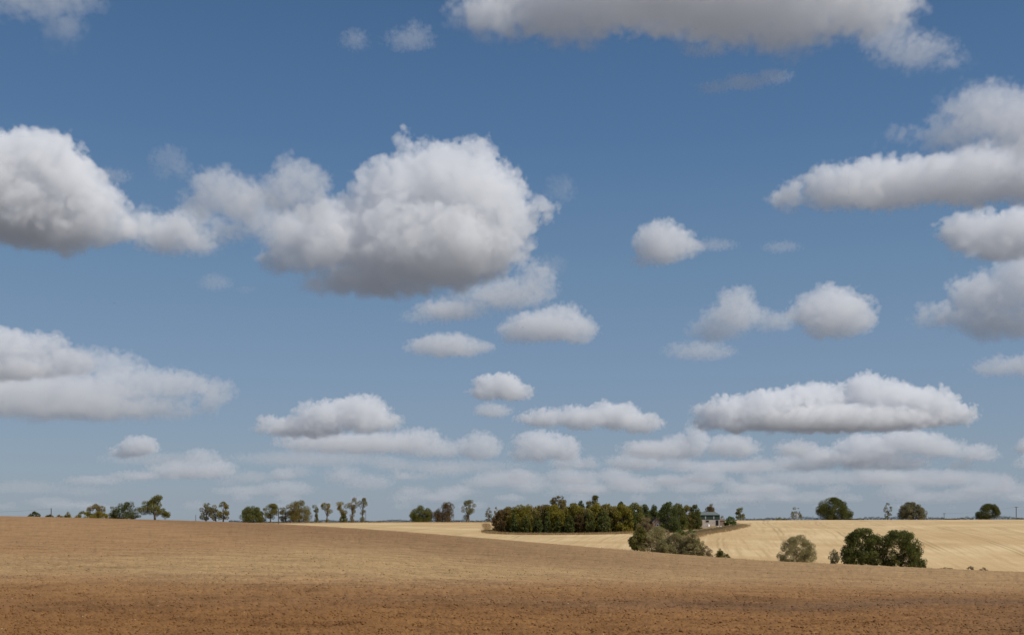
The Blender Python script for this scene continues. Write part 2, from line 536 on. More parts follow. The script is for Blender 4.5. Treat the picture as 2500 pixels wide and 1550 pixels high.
SHAPES = {   # outline of the crown: (height 0..1, reach to the left, reach to the right) in crown widths
    'dome': [(0, .30, .30), (.12, .46, .46), (.35, .50, .50), (.6, .42, .43), (.82, .28, .28), (1, .07, .07)],
    'oak': [(0, .20, .30), (.1, .40, .50), (.3, .47, .50), (.42, .50, .40), (.6, .47, .34), (.8, .36, .25), (.93, .2, .14), (1, .08, .04)],
    'open': [(0, .12, .10), (.12, .40, .20), (.3, .50, .36), (.5, .36, .50), (.7, .46, .46), (.88, .22, .40), (1, .0, .15)],
    'spire': [(0, .06, .50), (.08, .30, .50), (.22, .46, .40), (.4, .50, .32), (.6, .42, .22), (.7, .12, .2), (.85, .10, .22), (.95, .0, .20), (1, -.06, .14)],
    'lean': [(0, .20, .25), (.12, .40, .40), (.35, .50, .46), (.55, .38, .50), (.75, .12, .48), (.9, .0, .34), (1, -.05, .18)],
    'tall': [(0, .38, .38), (.15, .48, .46), (.45, .50, .50), (.7, .44, .42), (.88, .30, .26), (1, .08, .06)],
    'cone': [(0, .46, .46), (.2, .50, .48), (.45, .38, .40), (.7, .26, .25), (.88, .13, .13), (1, .03, .03)],
    'bush': [(0, .46, .46), (.25, .50, .50), (.5, .42, .46), (.75, .24, .34), (.92, .08, .2), (1, .0, .08)],
    'lollipop': [(0, .20, .20), (.3, .22, .16), (.55, .30, .10), (.72, .46, .18), (.85, .50, .48), (1, .3, .36)],
    'vase': [(0, .14, .14), (.18, .16, .16), (.32, .12, .2), (.5, .36, .38), (.7, .48, .50), (.85, .50, .38), (1, .28, .1)],
    'mushroom': [(0, .42, .44), (.15, .50, .50), (.4, .48, .48), (.6, .42, .40), (.8, .32, .28), (1, .1, .08)],
    'willow': [(0, .36, .38), (.12, .46, .44), (.3, .50, .50), (.55, .44, .46), (.78, .30, .28), (.92, .14, .16), (1, .03, .05)],
    'twin': [(0, .42, .42), (.1, .50, .48), (.35, .47, .50), (.6, .43, .48), (.8, .34, .38), (.93, .20, .26), (1, .06, .12)],
}
TREES = []
def tree(name, label, px, ytop, width, colour, shape, Y, cat='tree', crown0=0.12, dens=1.0, leaf=0.34, clump=0.17, group=None,
         trunk=True, bark=BARK, stems=1, sink=0.0, tr=1.0, flip=False, holes=0.0, lean=0.0, seed=None, depth=0.85):
    """a tree whose stem stands at photo column px, distance Y"""
    seed = seed if seed is not None else int(px * 7 + ytop * 3)
    r = np.random.default_rng(seed)
    s = Y / F
    x0, z0 = xy(px, Y), gz(px, Y) - 0.05 - sink
    H = EYE + (YH - ytop) * s - z0
    W = width * s
    root = empty(name, (x0, Y, z0), 0)
    tag(root, label, cat, group)
    zc0 = H * crown0
    Hc = H - zc0
    prof = SHAPES[shape]
    zz_, ll_, rr_ = (np.array(q, dtype=float) for q in zip(*prof))
    if flip:
        ll_, rr_ = rr_, ll_
    area = np.trapezoid(ll_ + rr_, zz_) * W * Hc if hasattr(np, 'trapezoid') else np.trapz(ll_ + rr_, zz_) * W * Hc
    cr = clump * min(W, Hc * 1.2) * .95
    ncl = int(np.clip(dens * 1.15 * area / (cr * cr), 14, 210))
    cents, rads = [], []
    while len(cents) < ncl:
        rr = cr * r.uniform(0.55, 1.25)
        z_ = r.uniform(0, 1)
        lf_, rt_ = np.interp(z_, zz_, ll_), np.interp(z_, zz_, rr_)
        if r.uniform() > (lf_ + rt_):
            continue
        q = r.uniform(0, 1)
        if r.uniform() < .45:
            q = .5 + .5 * np.sign(q - .5) * abs(2 * q - 1) ** .5
        half = (lf_ + rt_) * W / 2
        mid0 = (rt_ - lf_) * W / 2
        hx_ = max(half - rr * .75, half * .3)
        xx_ = (2 * q - 1) * hx_
        yy_ = r.uniform(-1, 1) * math.sqrt(max(0.0, 1 - (xx_ / (half + 1e-6)) ** 2)) * hx_ * depth
        zq = zc0 + z_ * Hc
        zq = min(zq, H - rr * .75)
        zq = max(zq, zc0 * .9 + rr * .45)
        cents.append((mid0 + xx_, yy_, zq))
        rads.append(rr)
    cents, rads = np.array(cents), np.array(rads)
    lf = min(leaf, 0.5)
    per = np.clip(15 * (rads / lf) ** 2, 10, 330)
    V, f = leaves(cents, rads, per, lf, seed + 1)
    V[:, 2] = np.maximum(V[:, 2], 0.03)
    link('crown' if cat == 'tree' else 'foliage', np_mesh('crown', V, f), LM[colour] if isinstance(colour, str) else colour, root)
    if trunk:
        b = MB()
        for k in range(stems):
            sx = (k - (stems - 1) / 2) * 0.09 * W + (0 if stems == 1 else r.uniform(-.02, .02) * W)
            tr0 = max(0.035 * H * tr, 0.10) / (stems ** .5)
            top = Vector((sx * 2.2 + lean * W, r.uniform(-.05, .05) * W, zc0 + Hc * (0.62 if stems == 1 else .8)))
            mid_ = Vector((sx + lean * W * .3 + r.uniform(-.03, .03) * W, 0, (zc0 + .1 * Hc) * 1.0))
            pts = [Vector((sx, 0, -0.3)), Vector((sx, 0, 0.15 * H * .4)), mid_, (mid_ + top) / 2 + Vector((r.uniform(-.04, .04) * W, 0, 0)), top]
            b.tube(pts, [tr0 * 1.35, tr0, tr0 * .8, tr0 * .5, tr0 * .2], 7)
            for j in range(int(7 / stems) + 2):
                c = Vector(cents[r.integers(len(cents))])
                st = mid_.lerp(top, r.uniform(0, .75))
                if c.z < st.z - .2 * Hc:
                    st = mid_
                km = st.lerp(c, .5) + Vector((0, 0, .06 * Hc))
                b.tube([st, km, c], [tr0 * .42, tr0 * .28, tr0 * .1], 5)
        b.build('trunk', bark, root, smooth=True)
    TREES.append(root)
    return root

def yc_at(px, extra=7):
    return float(YC(px)) + extra
def on(px, py):
    return hit(px, py)[1]

GR = 'trees and bushes along the skyline of the brown field'
GS = 'trees along the far hedge'
# ---- skyline of the brown field, from the left
L_ = dict(leaf=0.30)
tree('bush', 'small dark rounded bush, first on the skyline from the left', 84, 1248, 34, 'dark', 'bush', yc_at(84), 'bush', 0.0, group=GR, trunk=False, sink=.4)
tree('bush', 'very low dark bush at the foot of the leftmost wooden pole', 120, 1255, 26, 'dark', 'bush', yc_at(120), 'bush', 0.0, group=GR, trunk=False, sink=.4)
tree('bush', 'lowest pale olive scrub bush just right of the leftmost pole', 143, 1256, 22, 'olive', 'bush', yc_at(143), 'bush', 0.0, group=GR, trunk=False, sink=.4)
tree('bush', 'small yellow-green bush between the leftmost pole and the olive-brown tree', 164, 1249, 24, 'yellowgreen', 'bush', yc_at(164), 'bush', 0.0, group=GR, trunk=False, sink=.4)
tree('bush', 'yellow-green bush against the left foot of the olive-brown tree', 202, 1247, 46, 'yellowgreen', 'bush', yc_at(202, 5), 'bush', 0.0, group=GR, trunk=False, sink=.4)
tree('tree', 'olive-brown domed tree rising behind yellow-green bushes', 234, 1230, 62, 'brown', 'dome', yc_at(234, 12), 'tree', 0.05, group=GR, sink=.3, dens=0.74)
tree('bush', 'yellow-green bush in front of the right foot of the olive-brown tree', 243, 1248, 44, 'yellowgreen', 'bush', yc_at(243, 5), 'bush', 0.0, group=GR, trunk=False, sink=.4)
tree('tree', 'dark broad ragged-sided tree just left of the pointed green tree', 306, 1224, 78, 'dark', 'oak', yc_at(308, 9), 'tree', 0.0, group=GR, dens=0.98, sink=.3, flip=True)
tree('bush', 'thin dark ragged bush at the left foot of the dark broad tree', 277, 1234, 30, 'dark', 'open', yc_at(277, 7), 'bush', 0.0, group=GR, dens=0.50, sink=.3)
tree('tree', 'green tree with a tall pointed top and visible short trunk on the brown skyline', 378, 1208, 80, 'green', 'spire', yc_at(377, 3), 'tree', 0.12, dens=1.12, group=GR, tr=1.2, clump=.14)
tree('tree', 'sparse grey-green tree, left one of three close together on the skyline', 503, 1227, 42, 'grey', 'open', yc_at(504, 3), 'tree', 0.12, dens=0.68, clump=.16, group=GR, bark=BARK)
tree('tree', 'low olive tree, middle one of three close together on the skyline', 527, 1232, 38, 'olive', 'oak', yc_at(529, 4), 'tree', 0.14, dens=0.62, group=GR)
tree('tree', 'olive tree with a narrow pointed crown, right one of three close together on the skyline', 545, 1224, 32, 'olive', 'tall', yc_at(543, 4), 'tree', 0.16, dens=0.62, group=GR)
# ---- along the hedge
tree('tree', 'dark green round oak standing at the point where the pale field begins', 618, 1234, 66, 'dark', 'oak', YR - 2, 'tree', 0.03, dens=2.2, group=GS, tr=1.3)
tree('tree', 'lighter green open tree touching the right side of the dark round oak', 661, 1229, 42, 'green', 'open', YR - 1, 'tree', 0.10, dens=0.92, group=GS)
tree('tree', 'pale brownish thin tree on the left flank of the big olive-brown tree', 698, 1223, 34, 'grey', 'tall', YR, 'tree', 0.03, dens=0.43, group=GS)
tree('tree', 'big olive-brown domed tree, the widest crown along the left half of the hedge', 731, 1221, 62, 'olive', 'mushroom', YR - 1, 'tree', 0.10, dens=2.0, group=GS, tr=1.3)
tree('tree', 'slender ivy-clad tree with a small flat tuft on top', 774, 1229, 24, 'green', 'lollipop', YR, 'tree', 0.0, dens=0.46, group=GS, tr=.6, clump=.22)
tree('tree', 'forked tree with an ivy-covered trunk, right of the slender tufted tree', 798, 1226, 33, 'olive', 'vase', YR, 'tree', 0.02, dens=0.46, group=GS, tr=1.2, clump=.17)
tree('tree', 'open tree above a round dark bush, left one of the tall bare-stemmed three', 838, 1218, 36, 'olive', 'vase', YR, 'tree', 0.05, dens=0.41, group=GS, tr=.9, clump=.17)
tree('bush', 'round dark ivy bush at the foot of the left one of the tall bare-stemmed three', 839, 1252, 21, 'dark', 'dome', YR - 1, 'bush', 0.0, group=GS, trunk=False)
tree('tree', 'tallest and thinnest-topped tree, middle one of the tall bare-stemmed three', 860, 1212, 34, 'brown', 'vase', YR, 'tree', 0.05, dens=0.35, group=GS, tr=.9, clump=.16)
tree('tree', 'open tree with a lone raised tuft, right one of the tall bare-stemmed three', 885, 1215, 34, 'grey', 'vase', YR, 'tree', 0.05, dens=0.41, group=GS, tr=.9, flip=True, clump=.17)
tree('tree', 'dark green neat domed tree left of the orange-brown tree', 1029, 1233, 60, 'dark', 'dome', YR - 1, 'tree', 0.0, dens=2.3, group=GS)
tree('tree', 'orange-brown leaning tree right of the neat dark dome', 1081, 1224, 58, 'rust', 'lean', YR - 1, 'tree', 0.03, dens=1.7, group=GS)
tree('tree', 'two-trunked grey-green tree with a ragged sparse top', 1143, 1220, 44, 'grey', 'open', YR - 1, 'tree', 0.12, dens=0.61, group=GS, stems=2, tr=1.4)
tree('tree', 'small ragged grey-green tree, first of two just left of the wood', 1194, 1238, 19, 'grey', 'tall', YR - 3, 'tree', 0.0, dens=0.46, group=GS)
tree('tree', 'thin dark ragged tree with a bare tip, touching the left end of the wood', 1211, 1234, 17, 'olive', 'cone', YR - 4, 'tree', 0.0, dens=0.46, group=GS)
# ---- right half of the hedge
tree('tree', 'small upright green tree alone just right of the farm', 1808, 1238, 25, 'green', 'tall', YR, 'tree', 0.12, dens=0.80, group=GS)
tree('bush', 'low pale green bush poking out of the hedge left of the pale brown sapling', 1907, 1261, 28, 'green', 'bush', YR + 1, 'bush', 0.0, dens=0.41, group=GS, trunk=False)
tree('tree', 'small pale brown half-bare tree between the upright green tree and the largest oak', 1944, 1236, 29, 'grey', 'tall', YR, 'tree', 0.10, dens=0.38, clump=.13, group=GS, bark=PALEBARK)
tree('tree', 'largest dark green oak on the skyline right of the farm', 2037, 1214, 90, 'dark', 'oak', YR - 1, 'tree', 0.04, dens=2.6, group=GS, tr=1.3, clump=.15)
tree('tree', 'thin crooked grey tree just left of the mushroom-shaped tree', 2168, 1226, 22, 'grey', 'tall', YR, 'tree', 0.12, dens=0.35, group=GS, clump=.16)
tree('tree', 'grey-green mushroom-shaped tree with a thick short trunk', 2226, 1225, 70, 'grey', 'mushroom', YR - 1, 'tree', 0.08, dens=2.1, group=GS, tr=2.4, clump=.14)
tree('tree', 'dark green low tree, last one before the right-hand telegraph pole', 2411, 1229, 60, 'dark', 'oak', YR - 1, 'tree', 0.06, dens=2.1, group=GS, tr=1.2, flip=True)

# ---- the wood
GW = 'trees of the wood beside the farm'
WB = 14.0
def wood_y(px, row):
    return on(px, 1301) + row * WB
ORD = ['first', 'second', 'third', 'fourth', 'fifth', 'sixth', 'seventh', 'eighth', 'ninth', 'tenth', 'eleventh', 'twelfth']
front = [(1222, 1242, 40, 'rust', 'dome'), (1241, 1236, 40, 'brown', 'tall'), (1255, 1249, 20, 'conifer', 'cone'), (1268, 1232, 42, 'yellowgreen', 'tall'), (1284, 1256, 24, 'dark', 'tall'),
         (1300, 1231, 42, 'olive', 'tall'), (1312, 1260, 24, 'dark', 'tall'), (1329, 1232, 38, 'brown', 'tall'), (1336, 1247, 22, 'conifer', 'cone'), (1353, 1233, 40, 'yellowgreen', 'tall'),
         (1363, 1260, 22, 'dark', 'bush'), (1378, 1236, 38, 'brown', 'tall'), (1390, 1256, 26, 'dark', 'tall'), (1401, 1228, 40, 'yellowgreen', 'tall'), (1415, 1256, 28, 'rust', 'tall'),
         (1428, 1238, 34, 'olive', 'tall'), (1441, 1250, 26, 'dark', 'tall'), (1456, 1227, 42, 'yellowgreen', 'tall'), (1474, 1246, 30, 'conifer', 'tall'), (1490, 1228, 38, 'olive', 'tall'),
         (1504, 1238, 26, 'dark', 'tall'), (1519, 1230, 36, 'yellowgreen', 'tall'), (1535, 1238, 34, 'conifer', 'tall'), (1550, 1227, 34, 'green', 'tall')]
CN = {'rust': 'rust-brown', 'brown': 'brown-leaved', 'conifer': 'blackish green', 'yellowgreen': 'yellow-green', 'dark': 'dark green', 'olive': 'olive', 'green': 'mid-green'}
cnt = {}
for i, (px, yt, w, c, sh) in enumerate(front):
    cnt[c] = cnt.get(c, 0) + 1
    n_of = sum(1 for q in front if q[3] == c)
    lab = f"{CN[c]} tree in the front of the wood, {ORD[cnt[c] - 1]} of its colour from the left" if n_of > 1 else f"only {CN[c]} tree along the front of the wood, by its right end"
    small = yt > 1244
    tree('tree', lab, px, yt, w * (1.05 if small else 1.15 if i < 2 else 1.65), c, sh, wood_y(px, 0.0 if small else 0.5) + (i % 3) * 1.5, 'tree', 0.0, dens=1.50, group=GW, leaf=.42, bark=PALEBARK if i % 3 == 0 else BARK, tr=.7)
# low dark undergrowth under the wood
back = [(1362, 1210, 44, 'brown', 'open', 'tall brown-leaved tree with sky showing through, rising above the middle of the wood'),
        (1418, 1221, 22, 'conifer', 'dome', 'small dark treetop just left of the tallest tree of the wood'),
        (1450, 1208, 42, 'olive', 'spire', 'tallest tree of the wood, an olive crown rising above its middle right'),
        (1516, 1223, 20, 'conifer', 'tall', 'dark narrow treetop above the right part of the wood'),
        (1290, 1238, 60, 'green', 'dome', 'mid-green tree mostly hidden behind the left part of the wood'),
        (1345, 1240, 60, 'green', 'dome', 'mid-green tree mostly hidden behind the yellow-green middle of the wood'),
        (1400, 1238, 60, 'green', 'dome', 'mid-green tree mostly hidden behind the centre of the wood'),
        (1470, 1236, 60, 'green', 'dome', 'mid-green tree mostly hidden behind the right part of the wood'),
        (1530, 1236, 56, 'green', 'dome', 'mid-green tree mostly hidden behind the right end of the wood'),
        (1250, 1246, 50, 'green', 'dome', 'mid-green tree mostly hidden behind the rust-brown left end of the wood')]
for px, yt, w, c, sh, lab in back:
    tree('tree', lab, px, yt, w, c, sh, wood_y(px, 1.6), 'tree', 0.5 if yt < 1224 else 0.0, dens=1.35, group=GW, leaf=.4, clump=.15 if yt < 1224 else .2, tr=.8)
# evergreens at the right end
for px, yt, w, c, sh, y_, lab in [
        (1576, 1227, 38, 'conifer', 'cone', 1296, 'left one of two pointed dark conifers between the wood and the farm trees'),
        (1597, 1227, 38, 'conifer', 'cone', 1295, 'right one of two pointed dark conifers between the wood and the farm trees'),
        (1632, 1224, 62, 'conifer', 'dome', 1299, 'broad blackish tree with the highest crown of the farm trees'),
        (1656, 1229, 52, 'dark', 'dome', 1293, 'dark green round tree in the middle of the farm trees'),
        (1678, 1232, 40, 'olive', 'tall', 1292, 'olive-yellow tree among the dark farm trees'),
        (1697, 1231, 34, 'dark', 'tall', 1292, 'dark green tree overlapping the left end of the barn'),
        (1563, 1236, 30, 'green', 'tall', 1297, 'green tree in the gap before the pointed conifers'),
        (1590, 1246, 62, 'conifer', 'tall', 1290, 'blackish tree behind the roof of the brick house'),
        (1618, 1240, 44, 'dark', 'tall', 1290, 'dark tree filling the gap right of the pointed conifers'),
        (1563, 1250, 40, 'dark', 'dome', 1296, 'low dark tree under the left pointed conifer'),
        (1705, 1266, 22, 'dark', 'bush', 1291, 'low dark tree at the left corner of the barn')]:
    tree('tree', lab, px, yt, w, c, sh, on(px, y_), 'tree', 0.0, dens=1.27, group='farm trees', leaf=.38)
tree('tree', 'reddish-brown tree with a small knob on top, behind the barn', 1733, 1236, 46, 'rust', 'dome', on(1733, 1274), 'tree', 0.0, dens=0.98, group='farm trees', leaf=.36)
tree('tree', 'reddish treetop standing up behind the barn roof, above its neighbour', 1737, 1228, 16, 'brown', 'tall', on(1733, 1274) + 3, 'tree', 0.4, dens=0.62, group='farm trees', leaf=.3)
tree('bush', 'bright green rounded bush against the right side of the grey shed', 1783, 1260, 32, 'bright', 'dome', on(1783, 1284), 'bush', 0.0, dens=1.27, group='bushes round the farm', trunk=False)
tree('bush', 'small dull bush between the barn and the bright green bush', 1762, 1258, 22, 'olive', 'bush', on(1762, 1278), 'bush', 0.0, dens=0.62, group='bushes round the farm', trunk=False)
tree('tree', 'bare grey-brown twiggy tree beside the white-framed window', 1577, 1261, 54, 'scrub', 'dome', on(1577, 1304), 'tree', 0.0, dens=0.68, group='farm trees', clump=.14, leaf=.26)
for px, yt, w, c, y_, lab in [(1660, 1291, 36, 'bright', 1306, 'bright green bramble left of centre below the farm trees'), (1688, 1290, 26, 'bright', 1303, 'bright green bramble nearest the barn below the farm trees'),
                              (1668, 1299, 30, 'green', 1311, 'dull green bramble on the slope below the bright brambles'),
                              (1620, 1290, 34, 'scrub', 1306, 'dry brown scrub bush right below the white-framed window')]:
    tree('bush', lab, px, yt, w, c, 'bush', on(px, y_), 'bush', 0.0, dens=0.74, group='bushes round the farm', trunk=False, leaf=.28)

# ---- bushes in the dip between the fields
GD = 'bushes and trees in the dip between the two fields'
def dip(px, extra=10):
    return float(YC(px)) + extra
tree('tree', 'green leafy tree with low hanging twigs at the left end of the willow thicket', 1556, 1284, 46, 'green', 'lean', dip(1556, 8), 'tree', 0.12, dens=1.65, group=GD, leaf=.24, clump=.14)
tree('willow_bush', 'largest grey-olive willow bush, left one of the thicket below the farm', 1600, 1284, 92, 'willow', 'willow', dip(1600, 12), 'willow', 0.0, dens=1.58, group=GD, leaf=.2, clump=.13, stems=3, tr=.5)
tree('willow_bush', 'grey-olive willow bush in the middle of the thicket below the farm', 1646, 1300, 80, 'willow', 'willow', dip(1644, 9), 'willow', 0.0, dens=1.50, group=GD, leaf=.2, clump=.13, stems=3, tr=.5)
tree('willow_bush', 'greener upright willow bush at the right end of the thicket below the farm', 1692, 1299, 66, 'willow', 'willow', dip(1694, 8), 'willow', 0.0, dens=1.27, group=GD, leaf=.2, clump=.13, stems=3, tr=.5)
tree('bush', 'low brown scrub trailing off the right end of the willow thicket', 1722, 1330, 42, 'scrub', 'bush', dip(1722, 7), 'bush', 0.0, dens=0.56, group=GD, leaf=.18, trunk=False)
tree('bush', 'small green bush with a peaked left side, alone between thicket and pale willow', 1758, 1338, 28, 'green', 'cone', dip(1758, 6), 'bush', 0.0, dens=1.20, group=GD, leaf=.22, trunk=False)
tree('bush', 'low green shoot bush lying against the right side of the small peaked bush', 1774, 1352, 20, 'green', 'bush', dip(1774, 6), 'bush', 0.0, dens=0.74, group=GD, leaf=.2, trunk=False)
tree('willow_bush', 'pale feathery willow bush with thin whitish stems, standing alone', 1948, 1305, 100, 'willow', 'willow', dip(1948, 9), 'willow', 0.02, dens=1.9, group=GD, leaf=.15, clump=.12, stems=5, tr=.45, bark=PALEBARK)
tree('bush', 'small sparse pale green bush left of the twin dark trees', 2031, 1340, 38, 'grey', 'lean', dip(2031, 8), 'bush', 0.05, dens=0.68, group=GD, leaf=.2, tr=.5)
tree('tree', 'left one of the twin large dark green trees between the fields', 2103, 1289, 106, 'dark', 'twin', dip(2104, 9), 'tree', 0.03, dens=1.95, group=GD, leaf=.28, clump=.125, tr=.8)
tree('tree', 'right one of the twin large dark green trees between the fields', 2199, 1294, 116, 'dark', 'twin', dip(2200, 8), 'tree', 0.03, dens=1.88, group=GD, leaf=.28, clump=.125, tr=.8, flip=True)
tree('bush', 'small dark bush at the right foot of the twin dark trees', 2251, 1367, 24, 'dark', 'bush', dip(2251, 6), 'bush', 0.0, dens=1.05, group=GD, leaf=.22, trunk=False)
for px, yt, w, lab in [(2308, 1384, 40, 'dry pink-brown scrub tuft on the field edge, nearest the twin dark trees'), (2369, 1381, 22, 'dry pink-brown scrub tuft on the field edge, middle one of three'), (2401, 1384, 22, 'dry greenish-brown scrub tuft on the field edge, farthest from the twin trees')]:
    tree('scrub_tuft', lab, px, yt, w, 'scrub', 'bush', dip(px, 5), 'scrub', 0.0, dens=0.50, group='dry scrub tufts on the field edge', leaf=.16, trunk=False)

# ------------------------------------------------------------------ hedges
def hedge(label, u0, u1, Y, hmin, hmax, colour='hedge', name='hedge', seed=1, thick=.7, group=None, kind=None, leaf=.32):
    r = np.random.default_rng(seed)
    L = (u1 - u0) / F * Y
    n = int(L / 0.55)
    us_ = np.linspace(u0, u1, n)
    ph = r.uniform(0, 6, 4)
    hh = hmin + (hmax - hmin) * np.clip(.5 + .3 * np.sin(us_ / 37 + ph[0]) + .25 * np.sin(us_ / 13 + ph[1]) + .2 * r.standard_normal(n), 0, 1.3)
    cents = []
    rads = []
    for k, u in enumerate(us_):
        z = gz(u, Y)
        for q in (0.3, 0.75):
            cents.append((xy(u, Y), Y + r.uniform(-thick, thick) * .5, z + hh[k] * q))
            rads.append(max(.35, hh[k] * .36))
    V, f = leaves(np.array(cents), np.array(rads), 22, leaf, seed + 3)
    o = link(name, np_mesh(name, V, f), LM[colour])
    tag(o, label, 'hedge', group, kind) if kind is None else tag(o, kind=kind)
    return o
hedge('long low dark hedge along the top of the pale field left of the wood', 560, 1482, YR + 3, .6, 1.6, seed=4)
hedge('long low dark hedge along the skyline right of the farm', 1798, 3100, YR + 3, .6, 2.1, seed=9)

# ------------------------------------------------------------------ rough grass margins
def grass(name, pts, n, hgt, colour='straw', seed=1, spread=1.0, w=.05):
    """blades along a polyline of photo pixels laid on the far slope"""
    r = np.random.default_rng(seed)
    P = np.array([hit(px, py) for px, py in pts]) if not isinstance(pts, np.ndarray) else pts
    seg = np.linalg.norm(np.diff(P[:, :2], axis=0), axis=1)
    cum = np.concatenate([[0], np.cumsum(seg)])
    tt = r.uniform(0, cum[-1], n)
    X = np.interp(tt, cum, P[:, 0]) + r.normal(0, spread, n)
    Y = np.interp(tt, cum, P[:, 1]) + r.normal(0, spread, n)
    Z = ground_z(CX + X / Y * F, Y)
    h = hgt * r.uniform(.4, 1.2, n)
    th = r.uniform(0, np.pi, n)
    d = np.stack([np.cos(th), np.sin(th), np.zeros(n)], -1) * (w * r.uniform(.6, 1.6, n))[:, None]
    b = np.stack([X, Y, Z], -1)
    tip = b + np.stack([r.normal(0, .2, n) * h, r.normal(0, .2, n) * h, h], -1)
    V = np.stack([b - d, b + d, tip + d * .3, tip - d * .3], 1).reshape(-1, 3)
    o = link(name, np_mesh(name, V, np.arange(n * 4).reshape(n, 4)), LM[colour])
    return tag(o, kind='stuff')
rough = plain('rough_dry_grass', (0.33, 0.225, 0.115), 0.25, 0.5, bump=.1)
def margin(name, poly, mat, lift=.05, res=(2.5, 1.2)):
    """a patch of rough ground on the far slope inside a pixel outline"""
    P = np.array([hit(px, py)[:2] for px, py in poly])
    x0, y0 = P.min(0)
    x1, y1 = P.max(0)
    nx, ny = int((x1 - x0) / res[0]) + 2, int((y1 - y0) / res[1]) + 2
    xs, ys = np.linspace(x0, x1, nx), np.linspace(y0, y1, ny)
    X, Y = np.meshgrid(xs, ys)
    X = X + rng.normal(0, .25, X.shape)
    Y = Y + rng.normal(0, .15, Y.shape)
    Z = ground_z(CX + X / Y * F, Y) + lift
    cx_, cy_ = (X[:-1, :-1] + X[1:, 1:]) / 2, (Y[:-1, :-1] + Y[1:, 1:]) / 2
    inside = np.zeros(cx_.shape, bool)
    for (ax, ay), (bx, by) in zip(P, np.roll(P, -1, 0)):
        c = ((ay > cy_) != (by > cy_)) & (cx_ < (bx - ax) * (cy_ - ay) / (by - ay + 1e-9) + ax)
        inside ^= c
    idx = np.arange(nx * ny).reshape(ny, nx)
    f = np.stack([idx[:-1, :-1], idx[:-1, 1:], idx[1:, 1:], idx[1:, :-1]], -1)[inside]
    used, inv = np.unique(f, return_inverse=True)
    V = np.stack([X, Y, Z], -1).reshape(-1, 3)[used]
    o = link(name, np_mesh(name, V, inv.reshape(-1, 4), True), mat)
    return tag(o, kind='structure')
wood_edge = [(1460, 1279), (1452, 1290), (1446, 1297), (1460, 1301), (1500, 1303), (1560, 1304)]
margin('wood_floor', [(1212, 1280), (1210, 1296), (1216, 1301), (1250, 1303.5), (1330, 1304.5), (1420, 1304), (1500, 1302), (1556, 1299), (1560, 1276), (1480, 1274), (1220, 1275)], plain('leaf_litter', (0.13, 0.085, 0.045), .25, .6))
grass('dry_grass', [(1190, 1297), (1200, 1301.5), (1250, 1304), (1330, 1305), (1420, 1304.5), (1500, 1303), (1556, 1300)], 9000, .75, seed=3, spread=1.2)
grass('dry_grass', [(1186, 1279), (1190, 1287), (1190, 1298)], 1800, .6, seed=4, spread=1.0)
margin('farm_verge', [(1560, 1276), (1556, 1300), (1575, 1318), (1600, 1336), (1722, 1349), (1700, 1325), (1690, 1312), (1712, 1305), (1765, 1297), (1805, 1288), (1818, 1282), (1808, 1278), (1795, 1275), (1600, 1274)], rough, .06)
grass('dry_grass', [(1668, 1314), (1690, 1311), (1712, 1304), (1765, 1296), (1805, 1287.5), (1817, 1282)], 9000, .8, seed=5, spread=1.2)
grass('dry_grass', [(1672, 1305), (1715, 1298), (1770, 1290), (1803, 1284)], 6000, .7, 'scrub', seed=6, spread=2.0)
grass('dry_grass', [(u, float(VR(u)) + YH + 1.2) for u in range(640, 1490, 40)], 9000, .5, seed=7, spread=.9)
# straw-coloured growth along the ditch
ditch = np.array([(xy(u, float(YC(u)) + 11), float(YC(u)) + 11, 0) for u in range(1500, 2560, 20)])
grass('ditch_grass', ditch, 9000, .6, 'straw', seed=8, spread=1.5)

# ------------------------------------------------------------------ farm
GREEN = plain('green_sheeting', (0.040, 0.066, 0.048), .12, 1.5)
ROOF = plain('grey_green_roof', (0.15, 0.17, 0.155), .1, 1.5, .8)
PALEW = plain('pale_render', (0.50, 0.44, 0.37), .1, 1.2)
BRICK = plain('weathered_brick', (0.26, 0.19, 0.15), .25, 3)
DARK = plain('dark_opening', (0.02, 0.02, 0.02), .1, 2)
WHITE = plain('white_paint', (0.8, 0.8, 0.78), .04, 4)
RUSTY = plain('rusty_sheeting', (0.16, 0.075, 0.04), .25, 2)
bx, bY, bz = hit(1733, 1283)
s = bY / F
W_ = 48 * s
root = empty('barn', (xy(1733, bY), bY, gz(1733, bY)))
tag(root, 'farm barn with dark green upper walls, pale lower walls and a grey-green roof', 'barn')
he, hm, hr = 26.5 * s, 15 * s, 34.5 * s
D_ = 14.0
MB().box(-W_ / 2, W_ / 2, 0, D_, -1, hm).build('lower_wall', PALEW, root)
MB().box(-W_ / 2 - .03, W_ / 2 + .03, -.06, D_ + .06, hm, he).build('upper_wall', GREEN, root)
m_ = MB()
n0 = len(m_.v)
ov = .35
m_.v += [(-W_ / 2 - ov, -ov, he - .06), (W_ / 2 + ov, -ov, he - .06), (W_ / 2 - .6, D_ / 2, hr), (-W_ / 2 + .6, D_ / 2, hr), (-W_ / 2 - ov, D_ + ov, he - .06), (W_ / 2 + ov, D_ + ov, he - .06)]
m_.f += [(0, 1, 2, 3), (5, 4, 3, 2), (0, 3, 4), (1, 5, 2), (0, 4, 5, 1)]
m_.build('roof', ROOF, root)
for k in (-.22, .20):
    f_ = MB().box(k * W_ - .25, k * W_ + .25, -.12, -.07, hm + .2, hm + 1.5).build('roof_light', plain('clear_sheet', (.35, .38, .38), .05, 2), root)
wd = MB().box(-.75, .75, -.09, -.01, 0, 1.0).build('window', PALEW, root, loc=(-.12 * W_, 0, hm - 1.2))
MB().box(-.62, .62, -.13, -.092, .12, .88).build('pane', DARK, wd)
MB().box(W_ * .30, W_ * .44, -.07, -.01, .0, hm - .25).build('door', DARK, root)
MB().box(-W_ * .5, -W_ * .38, -.07, -.01, .0, hm - .4).build('door', RUSTY, root)
